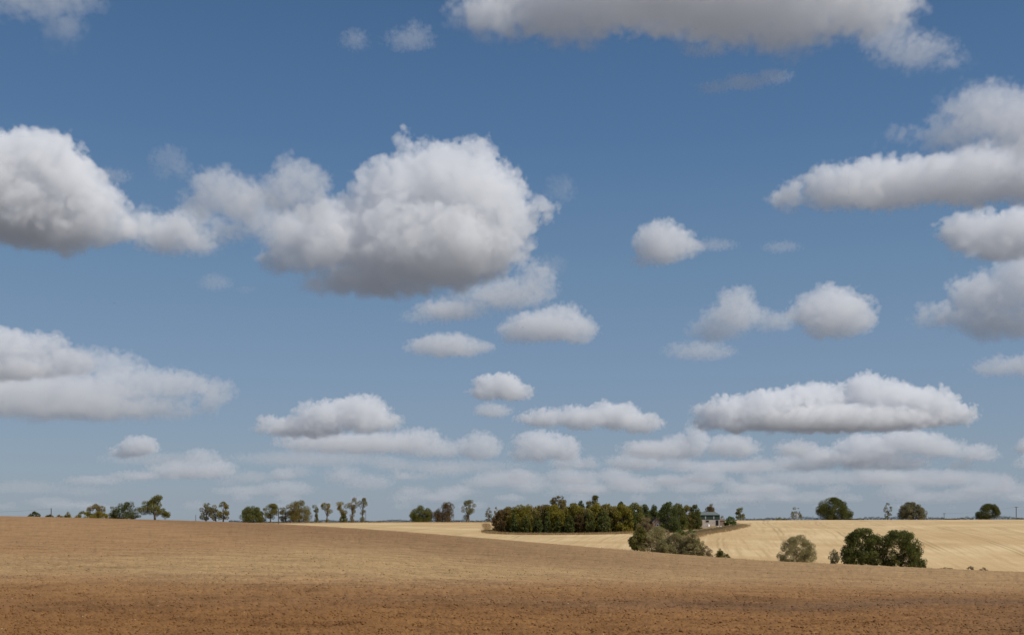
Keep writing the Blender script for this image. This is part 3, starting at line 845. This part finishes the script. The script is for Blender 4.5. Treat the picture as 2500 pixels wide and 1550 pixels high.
# shed with a shallow curved roof
sx_, sY, _ = hit(1756, 1282.5)
sY -= 1
s2 = sY / F
root = empty('shed', (xy(1754.5, sY), sY, gz(1754.5, sY)))
tag(root, 'low weathered grey-pink shed with a gently curved roof in front of the barn', 'shed')
sw, sh_ = 30 * s2, 12.5 * s2
MB().box(-sw / 2, sw / 2, 0, 6, -1, sh_).build('wall', BRICK, root)
prof = [(-sw / 2 - .15, sh_ - .05)] + [(-sw / 2 - .15 + (sw + .3) * k / 10, sh_ + .15 + math.sin(math.pi * k / 10) * 1.05) for k in range(11)] + [(sw / 2 + .15, sh_ - .05)]
MB().prism(prof, -.2, 6.2).build('roof', plain('old_roof_sheet', (.34, .26, .22), .15, 2), root)
MB().box(-sw * .49, -sw * .28, -.05, .02, .0, sh_ * .85).build('door', DARK, root)
# white drum-like tanks and heaps near the shed
def dome_(label, px, py, w, h, mat, name, cat):
    x, Y, z = hit(px, py)
    Y -= 3
    k = Y / F
    b = MB()
    rr = w * k / 2
    b.tube([(0, 0, -.1), (0, 0, h * k * .55), (0, 0, h * k * .85), (0, 0, h * k)], [rr, rr, rr * .75, rr * .25], 14)
    o = b.build(name, mat, None, True, (xy(px, Y), Y, gz(px, Y)))
    return tag(o, label, cat)
dome_('white rounded water tank before the pale barn wall', 1730, 1284, 5.5, 5.5, WHITE, 'water_tank', 'tank')
dome_('white sack before the shed wall, nearer its dark door', 1752.5, 1285, 3.2, 2.6, WHITE, 'sack', 'sack')
dome_('white sack before the shed wall, nearer the bright green bush', 1759.5, 1285, 3.6, 2.4, WHITE, 'sack', 'sack')
# low pale yard wall under the barn
x, Y, z = hit(1717, 1288)
k = Y / F
tag(MB().box(-7 * k, 7 * k, 0, .4, -1, 5.5 * k).build('yard_wall', PALEW, None, False, (xy(1719, Y), Y, gz(1719, Y))), 'low pale yard wall below the left end of the barn', 'wall')
# brick house with the white-framed window
hx, hY, hz = hit(1604, 1299)
hY -= 0
k = hY / F
root = empty('house', (xy(1603, hY), hY, gz(1603, hY)))
tag(root, 'small brown brick house mostly hidden by trees, its white-framed window showing', 'house')
HW = 20 * k
hh = (YH - 1274) * k + EYE - gz(1603, hY)
ht = (YH - 1264) * k + EYE - gz(1603, hY)
MB().prism([(-HW / 2, -1), (HW / 2, -1), (HW / 2, hh), (0, ht), (-HW / 2, hh)], 0, 7).build('wall', BRICK, root)
rf = MB()
for sg in (-1, 1):
    rf.prism([(0, ht + .03), (0, ht + .22), (sg * (HW / 2 + .3), hh - .05), (sg * (HW / 2 + .3), hh - .24)][::sg], -.25, 7.25)
rf.build('roof', plain('brown_tiles', (.14, .10, .08), .2, 4), root)
wz = (YH - 1288) * k + EYE - gz(1603, hY)
fr = MB().box(-3.0 * k, 3.0 * k, -.10, -.01, 0, 10 * k).build('window', WHITE, root, loc=(2 * k, 0, wz))
MB().box(-1.7 * k, 1.7 * k, -.14, -.105, 1.3 * k, 8.7 * k).build('pane', DARK, fr)
# field gate at the corner of the wood
x, Y, z = hit(1204, 1288)
g_ = MB()
for i in range(2):
    g_.box(i * 1.6 - .12, i * 1.6 + .12, -.1, .1, -.5, 2.3)
g_.box(0, 1.6, -.04, .04, 2.05, 2.2).box(0, 1.6, -.04, .04, 1.0, 1.15)
tag(g_.build('wooden_frame', plain('bleached_timber', (.55, .40, .24), .1, 3), None, False, (xy(1202, Y), Y, gz(1202, Y))), 'pale timber frame standing at the left corner of the wood', 'frame')

# ------------------------------------------------------------------ poles and wires
WOOD = plain('creosoted_wood', (0.10, 0.08, 0.06), .15, 5)
def pole(label, px, ytop, Y, arm=False, rad=.13, cat='pole', name='utility_pole', wide=1.0):
    k = Y / F
    z0 = gz(px, Y)
    H = EYE + (YH - ytop) * k - z0
    root = empty(name, (xy(px, Y), Y, z0))
    tag(root, label, cat, 'poles on the skyline')
    MB().tube([(0, 0, -.5), (0, 0, H * .5), (0, 0, H)], [rad * 1.15, rad, rad * .85], 8).build('pole_shaft', WOOD, root, True)
    if arm:
        MB().box(-wide, wide, -.14 - rad, -rad + .02, H - .45, H - .25).build('crossarm', WOOD, root)
        for q in (-.9, 0, .9):
            MB().tube([(q * wide, -.1 - rad / 2, H - .25), (q * wide, -.1 - rad / 2, H + .1)], [.06, .05], 6).build('insulator', WHITE, root)
    return root, Vector((xy(px, Y), Y, z0 + H))
_, a1 = pole('leftmost wooden pole, rising from a very low dark bush', 125, 1240, yc_at(125, 6), rad=.16)
pole('short thin post between the pointed green tree and the group of three', 478, 1256, yc_at(478, 4), rad=.09, name='post')
pole('tall wooden pole right of the dark round oak where the pale field begins', 680, 1242, 436, rad=.17)
pole('thin pole right of the three bare-stemmed trees', 893, 1248, YR, rad=.13)
pole('thin pole beside the right flank of the orange-brown tree', 1108, 1254, YR, rad=.11)
_, a2 = pole('smaller telegraph pole with a crossarm, between the mushroom-shaped tree and the last tree', 2305, 1252, YR + 60, arm=True, rad=.13, wide=1.0)
_, a3 = pole('taller telegraph pole with a crossarm near the right end of the skyline', 2481, 1236, YR + 6, arm=True, rad=.2, wide=1.25)
def wire(label, a, b, sag=.8, group=None):
    pts = [a.lerp(b, i / 14) - Vector((0, 0, sag * 4 * (i / 14) * (1 - i / 14))) for i in range(15)]
    o = MB().tube(pts, [.022] * 15, 4).build('overhead_wire', WOOD)
    return tag(o, label, 'wire', group)
wire('thin overhead wire running left from the leftmost wooden pole', a1 - Vector((0, 0, .2)), a1 + Vector((-60, 10, -1)), 1.0)
wire('thin overhead wire between the two telegraph poles with crossarms', a2 - Vector((0, 0, .1)), a3 - Vector((0, 0, .1)), 1.2)
wire('thin overhead wire running right from the taller telegraph pole', a3 - Vector((0, 0, .1)), a3 + Vector((50, -4, 0)), .6)

# ------------------------------------------------------------------ birds
BIRD = plain('dark_feathers', (.03, .03, .03), .1, 5)
def bird(label, px, py, Y, rz, flap):
    b = MB()
    b.tube([(0, -.16, 0), (0, -.11, .01), (0, 0, 0), (0, .12, 0), (0, .24, 0)], [.015, .035, .05, .03, .012], 7)
    for sg in (-1, 1):
        n = len(b.v)
        b.v += [(sg * .03, -.08, .02), (sg * .03, .08, .02), (sg * .22, .05, flap), (sg * .22, -.07, flap), (sg * .46, .06, flap * .6), (sg * .44, .01, flap * .6),
                (sg * .03, -.08, .0), (sg * .03, .08, .0), (sg * .22, .05, flap - .012), (sg * .22, -.07, flap - .012), (sg * .46, .06, flap * .6 - .006), (sg * .44, .01, flap * .6 - .006)]
        b.f += [(n, n + 1, n + 2, n + 3), (n + 3, n + 2, n + 4, n + 5), (n + 9, n + 8, n + 7, n + 6), (n + 11, n + 10, n + 8, n + 9),
                (n, n + 3, n + 9, n + 6), (n + 3, n + 5, n + 11, n + 9), (n + 2, n + 1, n + 7, n + 8), (n + 4, n + 2, n + 8, n + 10), (n + 5, n + 4, n + 10, n + 11)]
    o = b.build('bird', BIRD, None, True, (xy(px, Y), Y, EYE + (YH - py) * Y / F))
    o.rotation_euler = (0, 0, rz)
    return tag(o, label, 'bird', 'birds flying over the field')
bird('tiny dark bird in clear blue sky below the big left cloud', 279, 740, 330, R(15), .10)
bird('tiny dark bird over the right tip of the long low left cloud', 509, 936, 330, R(60), .08)
bird('tiny dark bird low above the yellow-green bushes', 168, 1196, 420, R(-40), -.05)

# ------------------------------------------------------------------ clouds
cm = bpy.data.materials.new('cloud_droplets')
cm.use_nodes = True
cn = cm.node_tree.nodes
cn.clear()
pv = cn.new('ShaderNodeVolumePrincipled')
co = cn.new('ShaderNodeOutputMaterial')
cm.node_tree.links.new(pv.outputs[0], co.inputs['Volume'])
pv.inputs['Color'].default_value = (.982, .982, .985, 1)
pv.inputs['Density'].default_value = 1.0
pv.inputs['Anisotropy'].default_value = 0.0
OPT = 0.62
BASE = 1200.0       # height of the cloud bases in metres
def cloud(puffs, base, opt=10, wisp=.5, vox=2.6, soft=.3, seed=0, deep=.55, base_soft=1.0):
    """puffs: (x, y, rx, ry) in photo pixels; base: row of the flat underside, which sets the distance"""
    dist = BASE * F / (YH - base)
    s = dist / F
    x0 = min(q[0] - q[2] for q in puffs); x1 = max(q[0] + q[2] for q in puffs)
    y0 = min(q[1] - q[3] for q in puffs); y1 = max(q[1] + q[3] for q in puffs)
    x0, x1, y0 = max(x0, -160), min(x1, 2660), max(y0, -130)
    cx = (x0 + x1) / 2
    rnd = random.Random(seed * 17 + 3)
    g = bpy.data.node_groups.new('cloud_shape', 'GeometryNodeTree')
    g.interface.new_socket('Geometry', in_out='INPUT', socket_type='NodeSocketGeometry')
    g.interface.new_socket('Geometry', in_out='OUTPUT', socket_type='NodeSocketGeometry')
    t = NT(g)
    pos = t.n('GeometryNodeInputPosition').outputs[0]
    so = t.v('ADD', pos, (seed * 131.7, seed * 37.1, seed * 71.3))
    mr = sum(min(q[2], q[3]) for q in puffs) / len(puffs)
    wn_ = t.noise(so, 1 / (mr * 1.3), 2, .5, out=1)
    w = t.v('ADD', pos, t.v('SCALE', t.v('SUBTRACT', wn_, (.5, .5, .5)), scale=mr * 1.3))
    wn2 = t.noise(so, 1 / (mr * .38), 3, .6, out=1)
    w = t.v('ADD', w, t.v('SCALE', t.v('SUBTRACT', wn2, (.5, .5, .5)), scale=mr * .42))
    f = None
    D = 0
    for (px, py, rx, ry) in puffs:
        rd = rx * deep * .6 + ry * .6
        D = max(D, rd)
        z = rnd.uniform(-.35, .35) * rd
        e = t.m('SUBTRACT', 1.0, t.v('LENGTH', t.v('MULTIPLY', t.v('SUBTRACT', w, (px - cx, z, YH - py)), (1 / rx, 1 / rd, 1 / ry))))
        e = t.m('MULTIPLY', e, min(rx, ry) / mr)
        f = e if f is None else t.m('SMOOTH_MAX', f, e, .2)
    # height above the base, 0..1
    sepz = t.n('ShaderNodeSeparateXYZ', {0: pos}).outputs[2]
    top = YH - y0
    zb = YH - base - .07 * (top - (YH - base))
    h = t.mr(sepz, zb, zb + (top - zb) * .5)
    amp = t.m('ADD', t.m('MULTIPLY', h, .75), .25)
    bil = t.m('SUBTRACT', t.m('ABSOLUTE', t.m('SUBTRACT', t.noise(so, 1 / (mr * .55), 1, .5), .5)), .07)
    bil2 = t.m('SUBTRACT', t.m('ABSOLUTE', t.m('SUBTRACT', t.noise(so, 1 / (mr * .21), 2, .6), .5)), .06)
    fine_ = t.m('SUBTRACT', t.noise(so, 1 / (mr * .5), 5, .64), .5)
    fb = t.m('ADD', t.m('ADD', t.m('MULTIPLY', bil, .8), t.m('MULTIPLY', bil2, .38)), t.m('MULTIPLY', fine_, .62))
    hold = t.mr(f, -.30, .08, .32, 1.08)
    f = t.m('ADD', t.m('ADD', f, .02), t.m('MULTIPLY', t.m('MULTIPLY', t.m('MULTIPLY', fb, amp), hold), wisp * 5.5))
    # flat, soft underside
    low = t.m('MULTIPLY', t.m('SUBTRACT', t.noise(t.v('MULTIPLY', so, (1, 1, .4)), 1 / (mr * 1.1), 3, .6), .5), .55 * (top - zb))
    under = t.mr(t.m('ADD', sepz, low), zb - .12 * (top - zb), zb + .26 * (top - zb), -.8, 0, 'SMOOTHSTEP')
    f = t.m('ADD', f, under)
    sf = t.m('ADD', soft * .7, t.m('MULTIPLY', t.m('SUBTRACT', 1.0, h), soft * 2.0 * base_soft))
    dn = t.n('ShaderNodeMapRange', {'Value': f, 'From Min': 0.0, 'From Max': sf, 'To Min': 0.0, 'To Max': opt * OPT / (mr * s * 2)}, interpolation_type='SMOOTHSTEP').outputs[0]
    vc = t.n('GeometryNodeVolumeCube', {'Density': dn})
    mg = mr * .35
    lo = (x0 - cx - mg, -D * 1.35, YH - y1 - mg)
    hi = (x1 - cx + mg, D * 1.35, YH - y0 + mg)
    vc.inputs['Min'].default_value = lo
    vc.inputs['Max'].default_value = hi
    for k, a in enumerate('XYZ'):
        vc.inputs['Resolution ' + a].default_value = int(max(10, (hi[k] - lo[k]) / vox * (0.6 if a == 'Y' else 1)))
    sm = t.n('GeometryNodeSetMaterial', {'Geometry': vc.outputs[0]})
    sm.inputs['Material'].default_value = cm
    out = t.n('NodeGroupOutput', {0: sm.outputs[0]})
    t.n('NodeGroupInput')
    vd = bpy.data.volumes.new('cloud')
    ob = bpy.data.objects.new('cloud', vd)
    C.objects.link(ob)
    vd.materials.append(cm)
    md = ob.modifiers.new('shape', 'NODES')
    md.node_group = g
    ob.location = ((cx - CX) * s, dist, EYE)
    ob.scale = (s, s, s)
    tag(ob, kind='structure')
    return ob
CLOUDS = [
    # central cumulus
    dict(puffs=[(1085, 440, 150, 95), (1165, 485, 120, 100), (965, 490, 130, 95), (880, 560, 140, 95), (790, 590, 120, 85), (1050, 600, 240, 105), (1225, 540, 75, 68), (1300, 508, 48, 22),
                (988, 352, 24, 30), (725, 640, 85, 50), (790, 705, 75, 42), (930, 685, 220, 55), (1130, 375, 60, 40)], base=740, opt=13, seed=1, wisp=.42, soft=.22),
    # left cumulus
    dict(puffs=[(80, 400, 125, 85), (165, 435, 75, 75), (225, 495, 75, 65), (285, 560, 60, 45), (60, 520, 200, 90), (-80, 450, 200, 120), (200, 560, 130, 50)], base=632, opt=15, seed=2, wisp=.38, soft=.22),
    dict(puffs=[(405, 575, 80, 50), (440, 560, 50, 38), (490, 600, 50, 34), (350, 560, 50, 40)], base=642, opt=5, seed=3, soft=.5),
    dict(puffs=[(550, 470, 85, 62), (500, 500, 60, 45), (590, 500, 55, 60)], base=590, opt=3.6, seed=4, soft=.5),
    dict(puffs=[(730, 440, 75, 52), (690, 480, 70, 60), (760, 500, 60, 55)], base=580, opt=4.0, seed=5, soft=.5),
    dict(puffs=[(410, 385, 45, 32), (440, 415, 30, 30), (395, 420, 25, 25)], base=470, opt=0.66, seed=6, wisp=.9, soft=.7),
    dict(puffs=[(275, 432, 48, 20)], base=460, opt=0.66, seed=7, wisp=.9, soft=.7),
    # top band
    dict(puffs=[(1210, 45, 110, 75), (1380, 10, 200, 85), (1600, -20, 230, 80), (1800, 30, 200, 75), (1930, 60, 170, 75), (2100, 25, 150, 75), (1750, -80, 500, 110)], base=150, opt=6.0, seed=8, wisp=.62, soft=.62, vox=3.4),
    dict(puffs=[(2230, 130, 110, 50), (2320, 150, 60, 30), (2160, 90, 80, 50)], base=205, opt=1.3, seed=9, wisp=.7, soft=.8),
    dict(puffs=[(90, -10, 170, 60), (150, 70, 55, 60)], base=150, opt=1.08, seed=10, wisp=.7, soft=.8),
    dict(puffs=[(870, 105, 38, 26), (1000, 95, 65, 28), (1020, 70, 30, 20)], base=150, opt=0.60, seed=11, wisp=.9, soft=.7),
    dict(puffs=[(1745, 215, 50, 16), (1820, 200, 60, 20), (1890, 185, 50, 18)], base=245, opt=0.84, seed=12, wisp=.7, soft=.7),
    dict(puffs=[(1720, 130, 60, 16)], base=155, opt=0.60, seed=13, wisp=.8, soft=.7),
    # right side
    dict(puffs=[(2420, 270, 120, 75), (2340, 330, 110, 60), (2500, 320, 140, 90), (2200, 335, 50, 18)], base=410, opt=3.0, seed=14, wisp=.6, soft=.7),
    dict(puffs=[(1930, 485, 55, 38), (2050, 470, 110, 55), (2190, 445, 140, 65), (2360, 440, 170, 70), (2520, 430, 160, 80)], base=548, opt=9, seed=15, wisp=.42, soft=.3),
    dict(puffs=[(2400, 560, 110, 50), (2510, 570, 130, 65), (2430, 610, 110, 35)], base=655, opt=9, seed=16, wisp=.38, soft=.3),
    dict(puffs=[(2320, 770, 85, 35), (2420, 720, 105, 60), (2520, 690, 110, 70), (2460, 790, 150, 50)], base=845, opt=9, seed=17, wisp=.42, soft=.3),
    dict(puffs=[(2430, 900, 70, 26), (2530, 895, 90, 35)], base=935, opt=6, seed=18, soft=.4),
    dict(puffs=[(1615, 600, 68, 58), (1665, 600, 50, 35), (1575, 640, 45, 25)], base=668, opt=6.5, seed=19, wisp=.5, soft=.35),
    dict(puffs=[(1740, 600, 60, 16), (1910, 603, 48, 15)], base=630, opt=0.78, seed=20, wisp=.8, soft=.6),
    dict(puffs=[(1800, 730, 48, 38), (1795, 775, 85, 42), (1755, 810, 80, 36), (1880, 790, 70, 26)], base=848, opt=5.2, seed=21, wisp=.5, soft=.45),
    dict(puffs=[(1710, 862, 90, 27)], base=893, opt=3.0, seed=22, wisp=.6, soft=.6),
    dict(puffs=[(2035, 750, 85, 55), (2080, 770, 55, 50), (1985, 765, 55, 40), (2030, 800, 80, 35)], base=850, opt=10, seed=23, wisp=.45, soft=.25),
    # below the central cloud
    dict(puffs=[(1230, 725, 120, 42), (1120, 760, 95, 35), (1315, 685, 48, 45), (1290, 655, 32, 28)], base=802, opt=4.2, seed=24, wisp=.6, soft=.5),
    dict(puffs=[(1330, 800, 100, 42), (1400, 810, 60, 38), (1370, 770, 60, 28), (1270, 810, 60, 28)], base=862, opt=7.5, seed=25, wisp=.4, soft=.3),
    dict(puffs=[(1090, 845, 100, 32), (1160, 850, 50, 25)], base=884, opt=6, seed=26, wisp=.35, soft=.35),
    dict(puffs=[(525, 690, 45, 22), (600, 712, 30, 12)], base=725, opt=0.66, seed=27, wisp=.7, soft=.6),
    # long low left cloud
    dict(puffs=[(10, 850, 95, 50), (105, 852, 60, 42), (180, 890, 60, 32), (40, 905, 150, 34)], base=942, opt=11, seed=64, wisp=.42, soft=.22, vox=2.2),
    dict(puffs=[(190, 885, 60, 45), (270, 895, 65, 48), (120, 960, 260, 55), (330, 930, 110, 40), (430, 935, 100, 38), (525, 960, 42, 42), (180, 1000, 330, 35), (-100, 930, 160, 90)],
         base=1048, opt=11, seed=28, wisp=.42, soft=.22, vox=2.2),
    # horizon clouds
    dict(puffs=[(1215, 940, 60, 32), (1250, 960, 50, 25), (1180, 960, 40, 20)], base=988, opt=17.1, seed=29, wisp=.4, soft=0.22, vox=1.8),
    dict(puffs=[(1205, 1005, 48, 20)], base=1028, opt=8.6, seed=30, soft=0.32, vox=1.8),
    dict(puffs=[(860, 1005, 90, 42), (780, 1015, 60, 35), (900, 1030, 80, 30), (740, 1045, 120, 32)], base=1078, opt=23.9, seed=31, wisp=0.46, soft=0.19, vox=1.8),
    dict(puffs=[(880, 1085, 200, 26), (1010, 1075, 70, 30), (1060, 1100, 90, 26), (1170, 1095, 60, 38)], base=1128, opt=16.0, seed=32, wisp=0.52, soft=0.26, vox=1.8),
    dict(puffs=[(1500, 1015, 75, 34), (1420, 1020, 70, 28), (1330, 1022, 70, 22), (1560, 1035, 60, 28)], base=1068, opt=21.8, seed=33, wisp=0.52, soft=0.22, vox=1.8),
    dict(puffs=[(1320, 1085, 65, 32), (1370, 1095, 50, 34), (1300, 1110, 60, 22)], base=1140, opt=23.9, seed=34, wisp=0.57, soft=0.19, vox=1.8),
    dict(puffs=[(1435, 1132, 32, 18)], base=1152, opt=12.0, seed=35, soft=0.32, vox=1.8),
    dict(puffs=[(1790, 1005, 90, 35), (1890, 990, 90, 35), (1990, 975, 90, 42), (2110, 955, 60, 42), (2180, 975, 70, 42), (2270, 990, 70, 42), (2330, 1015, 50, 30), (2030, 1025, 300, 32), (1800, 1035, 110, 25)],
         base=1074, opt=31.9, seed=36, wisp=0.48, soft=0.16, vox=1.8),
    dict(puffs=[(1700, 1070, 30, 34), (1670, 1090, 60, 32), (1600, 1100, 90, 24), (1790, 1090, 70, 30), (1950, 1100, 60, 22)], base=1138, opt=19.9, seed=37, wisp=0.57, soft=0.22, vox=1.8),
    dict(puffs=[(2120, 1090, 90, 30), (2220, 1080, 90, 30), (2290, 1095, 70, 26), (2080, 1115, 120, 22), (2380, 1110, 60, 20)], base=1150, opt=21.8, seed=38, wisp=0.48, soft=0.22, vox=1.8),
    dict(puffs=[(340, 1090, 50, 26), (310, 1105, 50, 18)], base=1122, opt=19.9, seed=39, wisp=0.46, soft=0.22, vox=1.8),
    dict(puffs=[(495, 1115, 40, 22), (530, 1145, 50, 28), (470, 1150, 110, 24), (340, 1165, 90, 14)], base=1182, opt=16.0, seed=40, wisp=0.57, soft=0.26, vox=1.8),
    dict(puffs=[(700, 1195, 75, 22), (600, 1200, 90, 14), (230, 1172, 80, 12)], base=1218, opt=12.0, seed=41, wisp=0.46, soft=0.32, vox=1.8),
    dict(puffs=[(840, 1160, 50, 26), (900, 1180, 65, 24)], base=1205, opt=13.9, seed=42, wisp=0.52, soft=0.26, vox=1.8),
    dict(puffs=[(1020, 1205, 50, 14), (1000, 1222, 70, 14), (1120, 1200, 60, 16), (1250, 1172, 100, 20), (1400, 1185, 60, 24)], base=1234, opt=10.4, seed=43, wisp=0.57, soft=0.32, vox=1.8),
    dict(puffs=[(1500, 1160, 45, 20), (1530, 1185, 70, 22), (1650, 1175, 100, 16), (1780, 1140, 160, 14), (1450, 1200, 90, 16)], base=1208, opt=13.7, seed=44, wisp=0.57, soft=0.26, vox=1.8),
    dict(puffs=[(1850, 1200, 55, 24), (1800, 1220, 110, 16), (1980, 1215, 110, 16), (2200, 1205, 60, 20), (2270, 1215, 110, 16)], base=1236, opt=12.7, seed=45, wisp=0.57, soft=0.26, vox=1.8),
    dict(puffs=[(2420, 1190, 60, 30), (2380, 1210, 80, 20), (2490, 1215, 80, 16), (2250, 1165, 220, 20), (2000, 1165, 160, 18)], base=1234, opt=13.7, seed=46, wisp=0.57, soft=0.26, vox=1.8),
    dict(puffs=[(760, 1120, 200, 20), (1100, 1140, 200, 18), (400, 1120, 160, 16)], base=1158, opt=3.4, seed=50, wisp=0.69, soft=0.42, vox=1.8),
    dict(puffs=[(150, 1235, 60, 12), (230, 1240, 60, 10)], base=1248, opt=9.7, seed=47, wisp=0.46, soft=0.26, vox=1.8),
    dict(puffs=[(610, 1165, 60, 16), (560, 1180, 40, 14), (720, 1150, 50, 14)], base=1192, opt=7.0, seed=51, wisp=0.63, soft=.35, vox=1.8),
    dict(puffs=[(60, 1190, 110, 18), (200, 1200, 80, 14)], base=1215, opt=4.2, seed=52, wisp=0.69, soft=.4, vox=1.8),
    dict(puffs=[(950, 1130, 50, 18), (1090, 1150, 60, 16), (1010, 1165, 70, 14)], base=1178, opt=6.3, seed=53, wisp=0.63, soft=.35, vox=1.8),
    dict(puffs=[(1240, 1165, 90, 20), (1180, 1180, 60, 16), (1310, 1185, 60, 14)], base=1198, opt=9.8, seed=54, wisp=0.57, soft=.3, vox=1.8),
    dict(puffs=[(1395, 1185, 34, 26), (1430, 1200, 50, 18), (1360, 1205, 40, 14)], base=1218, opt=11.2, seed=55, wisp=0.57, soft=.28, vox=1.8),
    dict(puffs=[(1495, 1160, 28, 22), (1540, 1180, 60, 22), (1640, 1175, 40, 16), (1700, 1165, 40, 12)], base=1200, opt=11.2, seed=56, wisp=0.57, soft=.28, vox=1.8),
    dict(puffs=[(1850, 1195, 55, 26), (1820, 1215, 70, 16), (1900, 1210, 40, 18)], base=1230, opt=11.2, seed=57, wisp=0.57, soft=.28, vox=1.8),
    dict(puffs=[(2200, 1195, 50, 22), (2250, 1210, 50, 16), (2420, 1185, 55, 30), (2360, 1205, 60, 18), (2480, 1205, 40, 18)], base=1226, opt=11.2, seed=58, wisp=0.57, soft=.28, vox=1.8),
    dict(puffs=[(1000, 1208, 45, 12), (1110, 1200, 45, 16), (1060, 1215, 70, 12)], base=1228, opt=8.4, seed=59, wisp=0.57, soft=.3, vox=1.8),
    dict(puffs=[(120, 1225, 60, 12), (200, 1232, 50, 10)], base=1244, opt=8.4, seed=60, wisp=0.57, soft=.3, vox=1.8),
    dict(puffs=[(395, 560, 55, 40), (470, 540, 60, 50), (620, 520, 70, 60), (665, 560, 55, 70), (540, 560, 70, 40), (340, 540, 50, 40)], base=650, opt=3.4, seed=61, wisp=.7, soft=.7),
    dict(puffs=[(1080, 760, 80, 30), (1020, 780, 50, 18)], base=800, opt=2.4, seed=62, wisp=.7, soft=.5),
    dict(puffs=[(1370, 460, 35, 30), (1345, 655, 50, 40)], base=700, opt=.9, seed=63, wisp=.9, soft=.6),
]
def street(base, x0, x1, n, h, seed):
    """a row of small far cumulus at one distance"""
    r = random.Random(seed)
    P = []
    for k in range(n):
        cx = x0 + (x1 - x0) * (k + r.uniform(.15, .85)) / n
        hh_ = h * r.uniform(.6, 1.35)
        w_ = hh_ * r.uniform(1.0, 2.0)
        P.append((cx, base - hh_ * .35, w_, hh_ * .55))
        for q in range(2):
            P.append((cx + r.uniform(-.6, .6) * w_, base - hh_ * r.uniform(.45, .85), w_ * r.uniform(.35, .55), hh_ * r.uniform(.4, .6)))
    CLOUDS.append(dict(puffs=P, base=base, opt=r.uniform(10, 13), seed=seed, wisp=.75, soft=.3, vox=1.8))
street(1112, 1480, 2600, 6, 40, 101)
street(1150, 1350, 2560, 9, 38, 102)
street(1172, 200, 1300, 6, 22, 103)
street(1184, 1300, 2560, 10, 32, 104)
street(1206, 900, 2560, 12, 24, 105)
street(1226, 500, 2560, 15, 20, 106)
street(1244, -40, 2560, 17, 15, 107)
for c_ in CLOUDS:
    cloud(**c_)
print('script seconds', time.time() - T0, 'trees', len(TREES))
